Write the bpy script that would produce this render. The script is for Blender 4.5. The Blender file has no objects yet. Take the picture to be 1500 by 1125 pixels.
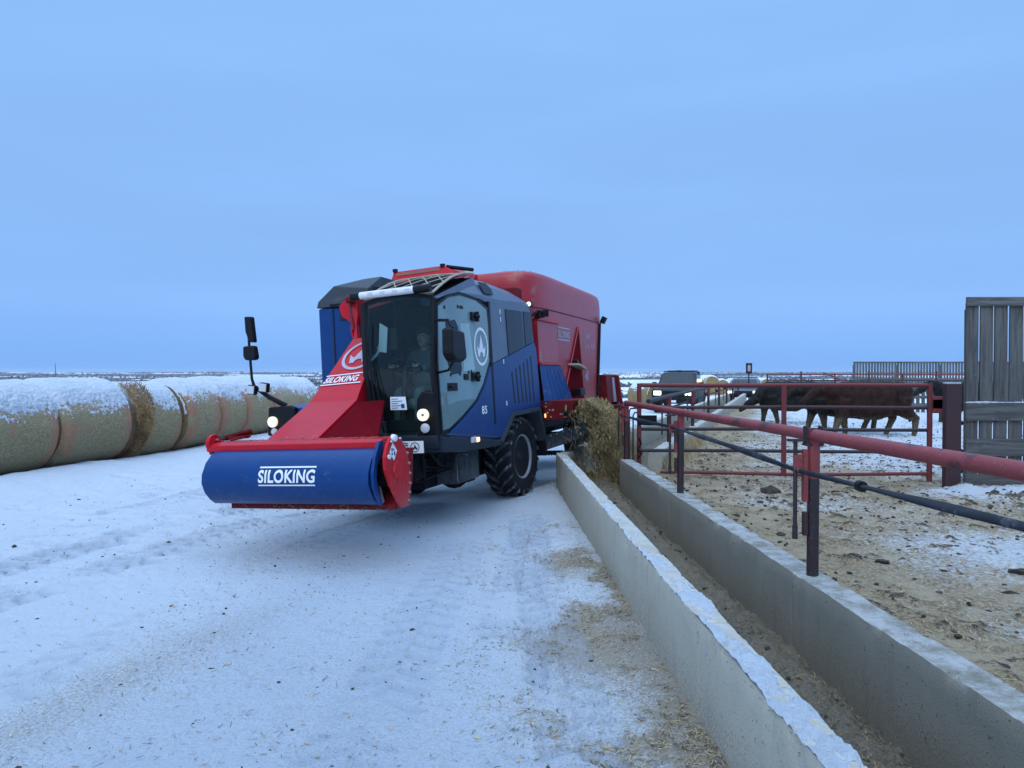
import bpy, bmesh, math, random
import numpy as np
from mathutils import Vector, Matrix

random.seed(7)
rng = np.random.default_rng(7)
R = math.radians
scene = bpy.context.scene
C = scene.collection

# ------------------------------------------------------------------ camera
cam_d = bpy.data.cameras.new('camera')
cam = bpy.data.objects.new('camera', cam_d)
C.objects.link(cam)
cam.location = (0, 0, 1.7)
cam.rotation_euler = (R(90 - 0.86), 0, 0)
cam_d.sensor_width = 36
cam_d.lens = 36 * 1100 / 1500
cam_d.clip_start = 0.05
cam_d.clip_end = 30000
scene.camera = cam

# ------------------------------------------------------------------ sky and sun (overcast dusk)
SUN_EL, SUN_AZ = R(38), R(200)      # azimuth clockwise from +Y
world = bpy.data.worlds.new('World')
scene.world = world
world.use_nodes = True
nt = world.node_tree
nt.nodes.clear()
w_out = nt.nodes.new('ShaderNodeOutputWorld')
w_bg = nt.nodes.new('ShaderNodeBackground')
w_bg.inputs['Strength'].default_value = 0.1
sky = nt.nodes.new('ShaderNodeTexSky')
sky.sky_type = 'NISHITA'
sky.sun_disc = False
sky.sun_elevation = SUN_EL
sky.sun_rotation = SUN_AZ
tc = nt.nodes.new('ShaderNodeTexCoord')
sep = nt.nodes.new('ShaderNodeSeparateXYZ')
nt.links.new(tc.outputs['Generated'], sep.inputs[0])
ramp = nt.nodes.new('ShaderNodeValToRGB')          # overcast deck: deeper blue low down, paler overhead
cr = ramp.color_ramp
cr.elements[0].position = 0.0
cr.elements[0].color = (0.170, 0.430, 0.950, 1)
cr.elements[1].position = 1.0
cr.elements[1].color = (1.38, 1.92, 2.78, 1)
for p, c in ((0.035, (0.195, 0.455, 0.975, 1)), (0.085, (0.248, 0.495, 0.985, 1)), (0.20, (0.262, 0.505, 0.965, 1)), (0.47, (0.280, 0.535, 0.985, 1))):
    e = cr.elements.new(p)
    e.color = c
nz = nt.nodes.new('ShaderNodeTexNoise')
mp = nt.nodes.new('ShaderNodeMapping')
mp.inputs['Scale'].default_value = (1.2, 1.2, 7.0)
mp.inputs['Rotation'].default_value = (R(2.5), R(1.5), 0)
nt.links.new(tc.outputs['Generated'], mp.inputs[0])
nt.links.new(mp.outputs[0], nz.inputs['Vector'])
nz.inputs['Scale'].default_value = 1.6
nz.inputs['Detail'].default_value = 4
nz.inputs['Roughness'].default_value = 0.45
mr = nt.nodes.new('ShaderNodeMapRange')
mr.inputs['From Min'].default_value = 0.3
mr.inputs['From Max'].default_value = 0.7
mr.inputs['To Min'].default_value = 9.6
mr.inputs['To Max'].default_value = 10.5
nt.links.new(nz.outputs[0], mr.inputs[0])
scl = nt.nodes.new('ShaderNodeVectorMath')
scl.operation = 'SCALE'
nt.links.new(sep.outputs[2], ramp.inputs[0])
nt.links.new(ramp.outputs[0], scl.inputs[0])
nt.links.new(mr.outputs[0], scl.inputs['Scale'])
mixw = nt.nodes.new('ShaderNodeMixRGB')
mixw.inputs[0].default_value = 0.93
nt.links.new(sky.outputs[0], mixw.inputs[1])
nt.links.new(scl.outputs[0], mixw.inputs[2])
nt.links.new(mixw.outputs[0], w_bg.inputs['Color'])
nt.links.new(w_bg.outputs[0], w_out.inputs['Surface'])

sun_d = bpy.data.lights.new('sun', 'SUN')
sun_d.energy = 0.9
sun_d.angle = R(40)
sun_d.color = (1.0, 0.95, 0.88)
sun = bpy.data.objects.new('sun', sun_d)
C.objects.link(sun)
_d = Vector((math.sin(SUN_AZ) * math.cos(SUN_EL), math.cos(SUN_AZ) * math.cos(SUN_EL), math.sin(SUN_EL)))
sun.rotation_euler = _d.to_track_quat('Z', 'Y').to_euler()

scene.view_settings.view_transform = 'Standard'
scene.view_settings.look = 'None'
scene.view_settings.exposure = 0
scene.view_settings.gamma = 1
scene.view_settings.use_curve_mapping = False
scene.render.engine = 'CYCLES'
scene.cycles.max_bounces = 8
scene.cycles.transparent_max_bounces = 16
scene.cycles.volume_bounces = 1

# ------------------------------------------------------------------ helpers: tags and meshes
def tag(o, label=None, cat=None, group=None, kind=None):
    if label: o['label'] = label
    if cat: o['category'] = cat
    if group: o['group'] = group
    if kind: o['kind'] = kind
    return o

def empty(name, loc=(0, 0, 0), rot=(0, 0, 0)):
    o = bpy.data.objects.new(name, None)
    o.empty_display_size = 0.2
    C.objects.link(o)
    o.location = loc
    o.rotation_euler = rot
    return o

def thing(name, label, cat, loc=(0, 0, 0), rot=(0, 0, 0), group=None):
    return tag(empty(name, loc, rot), label, cat, group)

def link(name, me, mat=None, parent=None):
    o = bpy.data.objects.new(name, me)
    C.objects.link(o)
    if mat is not None and not me.materials:
        me.materials.append(mat)
    if parent is not None:
        o.parent = parent
    return o

def copy_tree(o, parent=None):
    c = o.copy()
    C.objects.link(c)
    if parent is not None:
        c.parent = parent
    for ch in list(o.children):
        copy_tree(ch, c)
    return c

def frame_of(d):
    d = Vector(d).normalized()
    a = Vector((0, 0, 1)) if abs(d.z) < 0.95 else Vector((1, 0, 0))
    u = d.cross(a).normalized()
    return u, u.cross(d).normalized(), d

class MB:
    def __init__(s):
        s.v, s.f = [], []
    def add(s, vs, fs):
        n = len(s.v)
        s.v += [tuple(p) for p in vs]
        s.f += [tuple(n + i for i in f) for f in fs]
        return s
    def box(s, c, d, M=None):
        x, y, z = d[0] / 2, d[1] / 2, d[2] / 2
        vs = [Vector(p) for p in ((-x, -y, -z), (x, -y, -z), (x, y, -z), (-x, y, -z), (-x, -y, z), (x, -y, z), (x, y, z), (-x, y, z))]
        if M is not None: vs = [M @ p for p in vs]
        c = Vector(c)
        return s.add([p + c for p in vs], [(3, 2, 1, 0), (4, 5, 6, 7), (0, 1, 5, 4), (1, 2, 6, 5), (2, 3, 7, 6), (3, 0, 4, 7)])
    def bb(s, x0, x1, y0, y1, z0, z1):
        return s.box(((x0 + x1) / 2, (y0 + y1) / 2, (z0 + z1) / 2), (x1 - x0, y1 - y0, z1 - z0))
    def prism(s, poly, ext):
        n = len(poly)
        e = Vector(ext)
        a = [Vector(p) for p in poly]
        vs = a + [p + e for p in a]
        return s.add(vs, [tuple(range(n - 1, -1, -1)), tuple(range(n, 2 * n))] + [(i, (i + 1) % n, n + (i + 1) % n, n + i) for i in range(n)])
    def px(s, yz, x0, x1):
        return s.prism([(x0, y, z) for y, z in yz], (x1 - x0, 0, 0))
    def py(s, xz, y0, y1):
        return s.prism([(x, y0, z) for x, z in xz], (0, y1 - y0, 0))
    def pz(s, xy, z0, z1):
        return s.prism([(x, y, z0) for x, y in xy], (0, 0, z1 - z0))
    def tube(s, p, q, r, n=10, r2=None):
        r2 = r if r2 is None else r2
        p, q = Vector(p), Vector(q)
        u, w, _ = frame_of(q - p)
        vs = []
        for c, rr in ((p, r), (q, r2)):
            for i in range(n):
                a = 2 * math.pi * i / n
                vs.append(c + rr * (math.cos(a) * u + math.sin(a) * w))
        return s.add(vs, [(i, (i + 1) % n, n + (i + 1) % n, n + i) for i in range(n)] + [tuple(range(n - 1, -1, -1)), tuple(range(n, 2 * n))])
    def path(s, pts, r, n=8, flat=None, twist=0.0):
        pts = [Vector(p) for p in pts]
        rs = r if isinstance(r, (list, tuple)) else [r] * len(pts)
        u = None
        vs = []
        for k, p in enumerate(pts):
            d = (pts[min(k + 1, len(pts) - 1)] - pts[max(k - 1, 0)]).normalized()
            if u is None: u, w, _ = frame_of(d)
            u = (u - u.dot(d) * d).normalized()
            w = d.cross(u)
            for i in range(n):
                a = 2 * math.pi * i / n
                cx, cy = math.cos(a), math.sin(a) * (flat if flat else 1)
                t = twist * k
                vs.append(p + rs[k] * ((cx * math.cos(t) - cy * math.sin(t)) * u + (cx * math.sin(t) + cy * math.cos(t)) * w))
        m = len(pts)
        fs = [(k * n + i, k * n + (i + 1) % n, (k + 1) * n + (i + 1) % n, (k + 1) * n + i) for k in range(m - 1) for i in range(n)]
        return s.add(vs, fs + [tuple(range(n - 1, -1, -1)), tuple(range((m - 1) * n, m * n))])
    def lathe(s, prof, o, axis, n=24, closed=False):
        u, w, d = frame_of(axis)
        o = Vector(o)
        vs = [o + h * d + r * (math.cos(2 * math.pi * i / n) * u + math.sin(2 * math.pi * i / n) * w) for r, h in prof for i in range(n)]
        m = len(prof)
        rngm = m if closed else m - 1
        fs = [(k * n + i, k * n + (i + 1) % n, ((k + 1) % m) * n + (i + 1) % n, ((k + 1) % m) * n + i) for k in range(rngm) for i in range(n)]
        if not closed:
            fs += [tuple(range(n - 1, -1, -1)), tuple(range((m - 1) * n, m * n))]
        return s.add(vs, fs)
    def ell(s, c, r, n=12, m=8, M=None):
        vs = []
        for j in range(m + 1):
            t = math.pi * j / m
            for i in range(n):
                a = 2 * math.pi * i / n
                p = Vector((r[0] * math.sin(t) * math.cos(a), r[1] * math.sin(t) * math.sin(a), r[2] * math.cos(t)))
                if M is not None: p = M @ p
                vs.append(p + Vector(c))
        return s.add(vs, [(j * n + i, (j + 1) * n + i, (j + 1) * n + (i + 1) % n, j * n + (i + 1) % n) for j in range(m) for i in range(n)])
    def quad(s, a, b, c, d):
        return s.add([a, b, c, d], [(0, 1, 2, 3)])
    def loft(s, rings, caps=True):
        n = len(rings[0])
        vs = [p for r in rings for p in r]
        fs = [(k * n + i, k * n + (i + 1) % n, (k + 1) * n + (i + 1) % n, (k + 1) * n + i) for k in range(len(rings) - 1) for i in range(n)]
        if caps:
            fs += [tuple(range(n - 1, -1, -1)), tuple(range((len(rings) - 1) * n, len(rings) * n))]
        return s.add(vs, fs)
    def mesh(s, name, smooth=False, recalc=True, weld=True):
        me = bpy.data.meshes.new(name)
        me.from_pydata(s.v, [], s.f)
        if recalc:
            bm = bmesh.new()
            bm.from_mesh(me)
            if weld: bmesh.ops.remove_doubles(bm, verts=bm.verts, dist=1e-5)
            bmesh.ops.recalc_face_normals(bm, faces=bm.faces)
            bm.to_mesh(me)
            bm.free()
        if smooth:
            me.polygons.foreach_set('use_smooth', [True] * len(me.polygons))
            me.set_sharp_from_angle(angle=R(smooth if smooth is not True else 38))
        me.update()
        return me
    def build(s, name, mat, parent=None, smooth=False, bevel=0.0, weld=True):
        o = link(name, s.mesh(name, smooth, True, weld), mat, parent)
        if bevel:
            b = o.modifiers.new('bevel', 'BEVEL')
            b.width = bevel
            b.segments = 2
            b.limit_method = 'ANGLE'
            b.angle_limit = R(32)
        return o

def np_mesh(name, co, faces, smooth=True):
    """co (n,3), faces (m,k) -> mesh"""
    co = np.ascontiguousarray(co, dtype=np.float32)
    faces = np.ascontiguousarray(faces, dtype=np.int32)
    k = faces.shape[1]
    me = bpy.data.meshes.new(name)
    me.vertices.add(len(co))
    me.vertices.foreach_set('co', co.ravel())
    me.loops.add(faces.size)
    me.loops.foreach_set('vertex_index', faces.ravel())
    me.polygons.add(len(faces))
    me.polygons.foreach_set('loop_start', np.arange(0, faces.size, k, dtype=np.int32))
    me.polygons.foreach_set('use_smooth', np.full(len(faces), smooth))
    me.update(calc_edges=True)
    return me

def grid_faces(n, m):
    i, j = np.meshgrid(np.arange(n - 1), np.arange(m - 1), indexing='ij')
    a = (i * m + j).ravel()
    return np.stack([a, a + m, a + m + 1, a + 1], 1)

def grid_mesh(name, X, Y, Z, flip=False, attrs=None):
    n, m = X.shape
    f = grid_faces(n, m)
    if flip: f = f[:, ::-1]
    me = np_mesh(name, np.stack([X.ravel(), Y.ravel(), Z.ravel()], 1), f)
    for k, a in (attrs or {}).items():
        at = me.attributes.new(k, 'FLOAT', 'POINT')
        at.data.foreach_set('value', np.ascontiguousarray(a.ravel(), dtype=np.float32))
    return me

def vnoise(x, y, seed=0):
    x = np.asarray(x, float); y = np.asarray(y, float)
    xi = np.floor(x); yi = np.floor(y)
    fx = x - xi; fy = y - yi
    xi = xi.astype(np.int64); yi = yi.astype(np.int64)
    def h(a, b):
        n = (a * 374761393 + b * 668265263 + seed * 1274126177) & 0xffffffff
        n = ((n ^ (n >> 13)) * 1274126177) & 0xffffffff
        n = (n ^ (n >> 16)) & 0xffffffff
        return n / 4294967295.0
    u = fx * fx * (3 - 2 * fx); v = fy * fy * (3 - 2 * fy)
    return (h(xi, yi) * (1 - u) + h(xi + 1, yi) * u) * (1 - v) + (h(xi, yi + 1) * (1 - u) + h(xi + 1, yi + 1) * u) * v

def fbm(x, y, seed=0, oct=4, gain=0.5):
    t = 0.0; a = 1.0; n = 0.0
    for k in range(oct):
        t = t + a * vnoise(x * 2 ** k, y * 2 ** k, seed + 17 * k)
        n += a; a *= gain
    return t / n          # 0..1

def sstep(a, b, x):
    t = np.clip((np.asarray(x, float) - a) / (b - a), 0, 1)
    return t * t * (3 - 2 * t)

def blades(name, P, D, L, W, mat, parent=None, kind='stuff', up=None):
    """many little straws: each a bent strip of two quads"""
    n = len(P)
    D = D / np.linalg.norm(D, axis=1, keepdims=True)
    U = rng.normal(size=(n, 3)) if up is None else up + rng.normal(size=(n, 3)) * 0.25
    S = np.cross(D, U); S /= np.linalg.norm(S, axis=1, keepdims=True) + 1e-9
    N = np.cross(S, D)
    L = L[:, None]; W = W[:, None]
    bend = N * L * rng.uniform(-0.12, 0.12, (n, 1))
    a = P - D * L / 2; b = P + bend; c = P + D * L / 2
    co = np.stack([a - S * W / 2, a + S * W / 2, b - S * W / 2, b + S * W / 2, c - S * W / 2, c + S * W / 2], 1).reshape(-1, 3)
    i = np.arange(n)[:, None] * 6
    f = np.concatenate([i + np.array([[0, 1, 3, 2]]), i + np.array([[2, 3, 5, 4]])], 0)
    o = link(name, np_mesh(name, co, f, False), mat, parent)
    if kind: o['kind'] = kind
    return o

def lumps(name, P, S, mat, kind='stuff', parent=None, seed=3):
    """many small uneven clods (20 faces each)"""
    bm = bmesh.new()
    bmesh.ops.create_icosphere(bm, subdivisions=1, radius=1)
    base = np.array([v.co[:] for v in bm.verts])
    tf = np.array([[v.index for v in f.verts] for f in bm.faces])
    bm.free()
    n = len(P)
    r = np.random.default_rng(seed)
    k = base[None] * (1 + r.uniform(-0.35, 0.35, (n, len(base), 1)))
    a = r.uniform(0, 6.28, n)
    ca, sa = np.cos(a)[:, None], np.sin(a)[:, None]
    k = k * S[:, None, :]
    co = np.stack([k[..., 0] * ca - k[..., 1] * sa, k[..., 0] * sa + k[..., 1] * ca, k[..., 2]], -1) + P[:, None, :]
    f = (np.arange(n)[:, None, None] * len(base) + tf[None]).reshape(-1, 3)
    o = link(name, np_mesh(name, co.reshape(-1, 3), f, False), mat, parent)
    if kind: o['kind'] = kind
    return o

# ------------------------------------------------------------------ materials
class NT:
    def __init__(s, name):
        s.m = bpy.data.materials.new(name)
        s.m.use_nodes = True
        s.t = s.m.node_tree
        s.b = s.t.nodes['Principled BSDF']
        s.tc = s.t.nodes.new('ShaderNodeTexCoord').outputs['Object']
    def n(s, t, **k):
        x = s.t.nodes.new(t)
        for a, v in k.items():
            setattr(x, a, v)
        return x
    def l(s, a, b):
        s.t.links.new(a, b)
    def noise(s, scale, detail=4, rough=0.55, vec=None, stretch=None, out=0, dist=0.0):
        v = vec or s.tc
        if stretch:
            m = s.n('ShaderNodeMapping')
            m.inputs['Scale'].default_value = stretch
            s.l(v, m.inputs[0]); v = m.outputs[0]
        x = s.n('ShaderNodeTexNoise')
        x.inputs['Scale'].default_value = scale
        x.inputs['Detail'].default_value = detail
        x.inputs['Roughness'].default_value = rough
        x.inputs['Distortion'].default_value = dist
        s.l(v, x.inputs['Vector'])
        return x.outputs[out]
    def ramp(s, f, a, b, lo=0.0, hi=1.0):
        x = s.n('ShaderNodeMapRange')
        x.clamp = True
        x.interpolation_type = 'SMOOTHSTEP'
        x.inputs['From Min'].default_value = a
        x.inputs['From Max'].default_value = b
        x.inputs['To Min'].default_value = lo
        x.inputs['To Max'].default_value = hi
        s.l(f, x.inputs[0])
        return x.outputs[0]
    def mix(s, f, a, b):
        x = s.n('ShaderNodeMixRGB')
        for i, q in ((0, f), (1, a), (2, b)):
            if isinstance(q, (int, float)): x.inputs[i].default_value = q
            elif isinstance(q, tuple): x.inputs[i].default_value = (*q[:3], 1)
            else: s.l(q, x.inputs[i])
        return x.outputs[0]
    def math(s, op, a, b=0.0):
        x = s.n('ShaderNodeMath', operation=op)
        for i, q in ((0, a), (1, b)):
            if isinstance(q, (int, float)): x.inputs[i].default_value = q
            else: s.l(q, x.inputs[i])
        return x.outputs[0]
    def attr(s, name):
        return s.n('ShaderNodeAttribute', attribute_name=name).outputs['Fac']
    def bump(s, h, dist=0.01, strength=1.0, prev=None):
        x = s.n('ShaderNodeBump')
        x.inputs['Distance'].default_value = dist
        x.inputs['Strength'].default_value = strength
        s.l(h, x.inputs['Height'])
        if prev: s.l(prev, x.inputs['Normal'])
        return x.outputs[0]
    def set(s, **k):
        for a, v in k.items():
            i = s.b.inputs[a.replace('_', ' ')]
            if isinstance(v, (int, float)): i.default_value = v
            elif isinstance(v, tuple): i.default_value = (*v[:3], 1) if len(i.default_value) == 4 else v
            else: s.l(v, i)
        return s

def mul(c, k): return tuple(min(1, x * k) for x in c)

def M(name, col, rough=0.5, metal=0.0, var=0.12, scale=6.0, dirt=None, damt=0.5, dscale=5.0, bump=0.0, bscale=60, coat=0.0, stretch=None, spec=0.25, spray=None):
    t = NT(name)
    c = t.mix(t.noise(scale, 5, stretch=stretch), mul(col, 1 - var * 1.6), mul(col, 1 + var * 1.6))
    r = rough
    if dirt:
        f = t.noise(dscale, 7, 0.68)
        f = t.ramp(f, 0.62 - 0.25 * damt, 0.80 - 0.2 * damt, 0, min(1, damt + 0.25))
        c = t.mix(f, c, dirt)
        r = t.math('ADD', t.math('MULTIPLY', f, 0.9 - rough), rough)
    if spray:                      # salt and mud thrown up from the road: strongest low on the machine
        sp = t.n('ShaderNodeSeparateXYZ'); t.l(t.tc, sp.inputs[0])
        q = t.math('ADD', t.ramp(sp.outputs[2], spray[1], spray[0]), t.math('MULTIPLY', t.math('SUBTRACT', t.noise(24, 8, 0.78, stretch=(1, 1, 0.4)), 0.5), 1.6))
        c = t.mix(t.ramp(q, 0.45, 1.15, 0, spray[2]), c, (0.25, 0.235, 0.22))
    t.set(Base_Color=c, Roughness=r, Metallic=metal, Coat_Weight=coat, Coat_Roughness=0.08, Specular_IOR_Level=spec)
    if bump:
        t.set(Normal=t.bump(t.noise(bscale, 4, stretch=stretch), bump))
    return t.m

def snow_mat(name, dirty=0.0):
    t = NT(name)
    base = t.mix(t.noise(0.7, 5), (0.74, 0.83, 0.92), (0.81, 0.88, 0.95))
    g = t.ramp(t.noise(26, 5, 0.7), 0.5, 0.72)
    base = t.mix(t.math('MULTIPLY', g, 0.25), base, (0.64, 0.74, 0.85))
    if dirty:
        d = t.attr('dirt')
        f = t.noise(60, 6, 0.75)
        f2 = t.math('ADD', t.math('MULTIPLY', d, 0.62), t.math('SUBTRACT', f, 0.5))
        f2 = t.ramp(f2, 0.12, 0.42)
        base = t.mix(t.math('MULTIPLY', f2, 0.88), base, t.mix(t.noise(90, 3), (0.22, 0.165, 0.10), (0.58, 0.48, 0.33)))
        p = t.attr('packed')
        base = t.mix(t.math('MULTIPLY', p, 0.72), base, (0.47, 0.57, 0.69))  # pressed snow tone, plus the shade painted into the tyre grooves
    t.set(Base_Color=base, Roughness=0.62, Specular_IOR_Level=0.35)
    h = t.math('ADD', t.noise(70, 6, 0.7), t.math('MULTIPLY', t.noise(10, 6, 0.65), 1.6))
    t.set(Normal=t.bump(h, 0.034, 1.0))
    return t.m

m = {}
m['snow'] = snow_mat('packed_snow', 1.0)
m['snow_clean'] = snow_mat('fresh_snow')
RED, BLUE = (0.50, 0.004, 0.014), (0.001, 0.042, 0.17)
DUST = (0.34, 0.27, 0.21)
m['red'] = M('red_paint', RED, 0.36, var=0.10, dirt=DUST, damt=0.14, dscale=7, spec=0.28, spray=(0.3, 1.3, 0.35))
m['red_dusty'] = M('dusty_red_paint', (0.38, 0.009, 0.018), 0.34, var=0.14, dirt=DUST, damt=0.28, dscale=3.5, spec=0.62, spray=(0.9, 2.2, 0.3))
m['darkred'] = M('dark_red_paint', (0.15, 0.004, 0.009), 0.6, spec=0.25, var=0.15, dirt=(0.12, 0.09, 0.07), damt=0.25)
m['blue'] = M('blue_paint', BLUE, 0.34, var=0.12, dirt=DUST, damt=0.08, dscale=9, spec=0.3, spray=(0.2, 1.2, 0.22))
m['slate'] = M('slate_paint', (0.085, 0.115, 0.17), 0.32, var=0.10, dirt=DUST, damt=0.08, spec=0.45)
m['grey'] = M('grey_plastic', (0.040, 0.050, 0.060), 0.5, var=0.14, dirt=(0.2, 0.19, 0.17), damt=0.15)
m['black'] = M('black_plastic', (0.007, 0.008, 0.010), 0.45, var=0.2, spec=0.2)
m['under'] = M('greasy_black_steel', (0.009, 0.009, 0.011), 0.65, var=0.3, dirt=(0.07, 0.062, 0.055), damt=0.2, dscale=9, spec=0.15)
m['darkblue'] = M('dark_slate_steel', (0.014, 0.024, 0.036), 0.5, var=0.2, dirt=(0.15, 0.14, 0.13), damt=0.15, spray=(0.3, 1.3, 0.4))
m['steel'] = M('bare_steel', (0.42, 0.42, 0.43), 0.35, 0.9, var=0.12)
m['alu'] = M('white_cover', (0.72, 0.73, 0.75), 0.35, var=0.05)
m['white'] = M('white_decal', (0.80, 0.82, 0.84), 0.45, var=0.03)
m['pale_decal'] = M('worn_pale_decal', (0.42, 0.42, 0.48), 0.5, var=0.15)
m['ink'] = M('black_print', (0.02, 0.022, 0.03), 0.5, var=0.05)
m['lattice'] = M('beige_lattice', (0.40, 0.36, 0.28), 0.6, var=0.15)
m['tarp'] = M('blue_rubber_curtain', (0.02, 0.07, 0.22), 0.4, var=0.2, dirt=DUST, damt=0.25, dscale=6, stretch=(3, 3, 0.6))
m['seat'] = M('grey_seat_cloth', (0.45, 0.50, 0.50), 0.85, var=0.15)
m['rim'] = M('silver_rim_paint', (0.34, 0.35, 0.37), 0.5, 0.1, var=0.2, dirt=(0.16, 0.14, 0.12), damt=0.4, dscale=7)
m['rubber'] = M('tyre_rubber', (0.020, 0.021, 0.024), 0.7, var=0.25, dirt=(0.22, 0.21, 0.20), damt=0.22, dscale=9, bump=0.004, bscale=80, spec=0.15)
m['lug'] = M('snowy_tyre_lug', (0.06, 0.06, 0.065), 0.75, var=0.3, dirt=(0.42, 0.41, 0.40), damt=0.5, dscale=16)
m['shade_red'] = M('shade_dark_red', (0.13, 0.003, 0.008), 0.95, var=0.2, spec=0.05)  # red darkened so that shade is carried in the colour
m['void'] = M('matt_black_panel', (0.010, 0.012, 0.014), 0.95, var=0.3, spec=0.04)
m['amber'] = M('amber_lens', (0.8, 0.28, 0.02), 0.25, var=0.05)
m['lensclear'] = M('clear_lamp_lens', (0.55, 0.57, 0.6), 0.15, var=0.05)

def lamp_mat(name, col, e):
    t = NT(name)
    t.set(Base_Color=(0.9, 0.9, 0.85), Emission_Color=col, Emission_Strength=e, Roughness=0.3)
    return t.m
m['lit'] = lamp_mat('lit_headlamp', (1.0, 0.92, 0.62), 1.25)
m['lit_ring'] = lamp_mat('lit_lamp_ring', (1.0, 0.80, 0.36), 0.7)
m['lit_warm'] = lamp_mat('lit_yellow_headlamp', (1.0, 0.88, 0.45), 3.0)
m['lit_amber'] = lamp_mat('lit_amber_marker', (1.0, 0.55, 0.08), 2.0)

def glass(name, tint, film=0.0, filmcol=(0.4, 0.5, 0.5), rough=0.02, ior=1.5):
    t = NT(name)
    t.t.nodes.remove(t.b)
    out = [n for n in t.t.nodes if n.type == 'OUTPUT_MATERIAL'][0]
    tr = t.n('ShaderNodeBsdfTransparent'); tr.inputs[0].default_value = (*tint, 1)
    df = t.n('ShaderNodeBsdfDiffuse'); df.inputs[0].default_value = (*filmcol, 1)
    gl = t.n('ShaderNodeBsdfGlossy'); gl.inputs['Roughness'].default_value = rough
    gl.inputs[0].default_value = (1, 1, 1, 1)
    fr = t.n('ShaderNodeFresnel'); fr.inputs[0].default_value = ior
    m1 = t.n('ShaderNodeMixShader')
    f = t.math('MULTIPLY', t.ramp(t.noise(1.6, 4, 0.5), 0.3, 0.75, 0.85, 1.15), film)
    t.l(f, m1.inputs[0]); t.l(tr.outputs[0], m1.inputs[1]); t.l(df.outputs[0], m1.inputs[2])
    m2 = t.n('ShaderNodeMixShader')
    t.l(fr.outputs[0], m2.inputs[0]); t.l(m1.outputs[0], m2.inputs[1]); t.l(gl.outputs[0], m2.inputs[2])
    t.l(m2.outputs[0], out.inputs['Surface'])
    return t.m
m['screen'] = glass('tinted_windscreen', (0.66, 0.88, 0.88), 0.035, (0.16, 0.34, 0.36), ior=1.34)
m['doorglass'] = glass('sky_paled_door_glass', (0.50, 0.66, 0.68), 0.50, (0.34, 0.52, 0.53))  # pale diffuse film stands in for the sky reflected in the door
m['darkglass'] = M('dark_side_glass', (0.004, 0.010, 0.015), 0.2, var=0.1, spec=0.18)
m['carglass'] = glass('car_glass', (0.25, 0.3, 0.32), 0.15, (0.05, 0.07, 0.08), 0.04)

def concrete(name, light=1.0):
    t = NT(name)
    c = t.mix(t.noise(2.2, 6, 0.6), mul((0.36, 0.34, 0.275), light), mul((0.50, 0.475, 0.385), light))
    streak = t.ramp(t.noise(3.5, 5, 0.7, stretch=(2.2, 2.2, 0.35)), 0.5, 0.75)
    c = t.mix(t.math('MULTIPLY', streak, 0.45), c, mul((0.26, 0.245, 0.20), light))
    pit = t.ramp(t.noise(55, 3, 0.5), 0.66, 0.72)
    c = t.mix(t.math('MULTIPLY', pit, 0.7), c, (0.06, 0.055, 0.05))
    speck = t.ramp(t.noise(120, 2), 0.45, 0.65)
    c = t.mix(t.math('MULTIPLY', speck, 0.25), c, mul((0.60, 0.55, 0.43), light))
    geo = t.n('ShaderNodeNewGeometry')
    sp = t.n('ShaderNodeSeparateXYZ'); t.l(geo.outputs['Normal'], sp.inputs[0])
    upf = t.ramp(sp.outputs[2], 0.55, 0.9)                     # frost lies on the flat top only
    fr = t.ramp(t.noise(7, 8, 0.72), 0.36, 0.62)
    c = t.mix(t.math('MULTIPLY', t.math('MULTIPLY', upf, fr), 0.62), c, (0.58, 0.60, 0.60))
    t.set(Base_Color=c, Roughness=0.85, Specular_IOR_Level=0.25)
    spz = t.n('ShaderNodeSeparateXYZ'); t.l(t.tc, spz.inputs[0])
    agg = t.ramp(t.math('ADD', t.noise(95, 4, 0.7), t.ramp(spz.outputs[2], 0.05, 0.42, 0.10 / light - 0.06, -0.10)), 0.50, 0.62)     # rough aggregate and old feed stain low on the face
    c = t.mix(t.math('MULTIPLY', agg, 0.55), c, mul((0.17, 0.135, 0.095), 1.0))
    t.set(Base_Color=c)
    t.set(Normal=t.bump(t.math('ADD', t.noise(170, 4), t.math('MULTIPLY', pit, -0.9)), 0.005))
    return t.m
m['concrete'] = concrete('pale_concrete', 1.05)
m['concrete_dark'] = concrete('dark_concrete', 0.56)  # the same concrete in a darker tone

def wood(name, a, b, stretch=(2.4, 2.4, 0.16)):
    t = NT(name)
    inf = t.n('ShaderNodeObjectInfo')
    add = t.n('ShaderNodeVectorMath', operation='ADD')
    t.l(t.tc, add.inputs[0])
    sc_ = t.n('ShaderNodeVectorMath', operation='SCALE'); sc_.inputs[0].default_value = (13, 7, 5); t.l(inf.outputs['Random'], sc_.inputs['Scale'])
    t.l(sc_.outputs[0], add.inputs[1])
    g = t.noise(9, 7, 0.65, vec=add.outputs[0], stretch=stretch, dist=0.8)
    c = t.mix(t.ramp(g, 0.3, 0.7), a, b)
    c = t.mix(t.math('MULTIPLY', inf.outputs['Random'], 0.4), c, mul(a, 0.7))
    k = t.ramp(t.noise(3.2, 2, 0.4, vec=add.outputs[0]), 0.74, 0.78)
    c = t.mix(k, c, (0.03, 0.028, 0.025))
    fro = t.ramp(t.noise(14, 6, 0.7, vec=add.outputs[0]), 0.6, 0.8)
    c = t.mix(t.math('MULTIPLY', fro, 0.3), c, (0.5, 0.52, 0.55))
    t.set(Base_Color=c, Roughness=0.85, Normal=t.bump(g, 0.006))
    return t.m
m['wood'] = wood('weathered_grey_wood', (0.055, 0.056, 0.054), (0.165, 0.163, 0.155))
m['plank'] = wood('weathered_grey_plank', (0.060, 0.061, 0.059), (0.175, 0.173, 0.165), (0.16, 2.4, 2.4))

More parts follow.
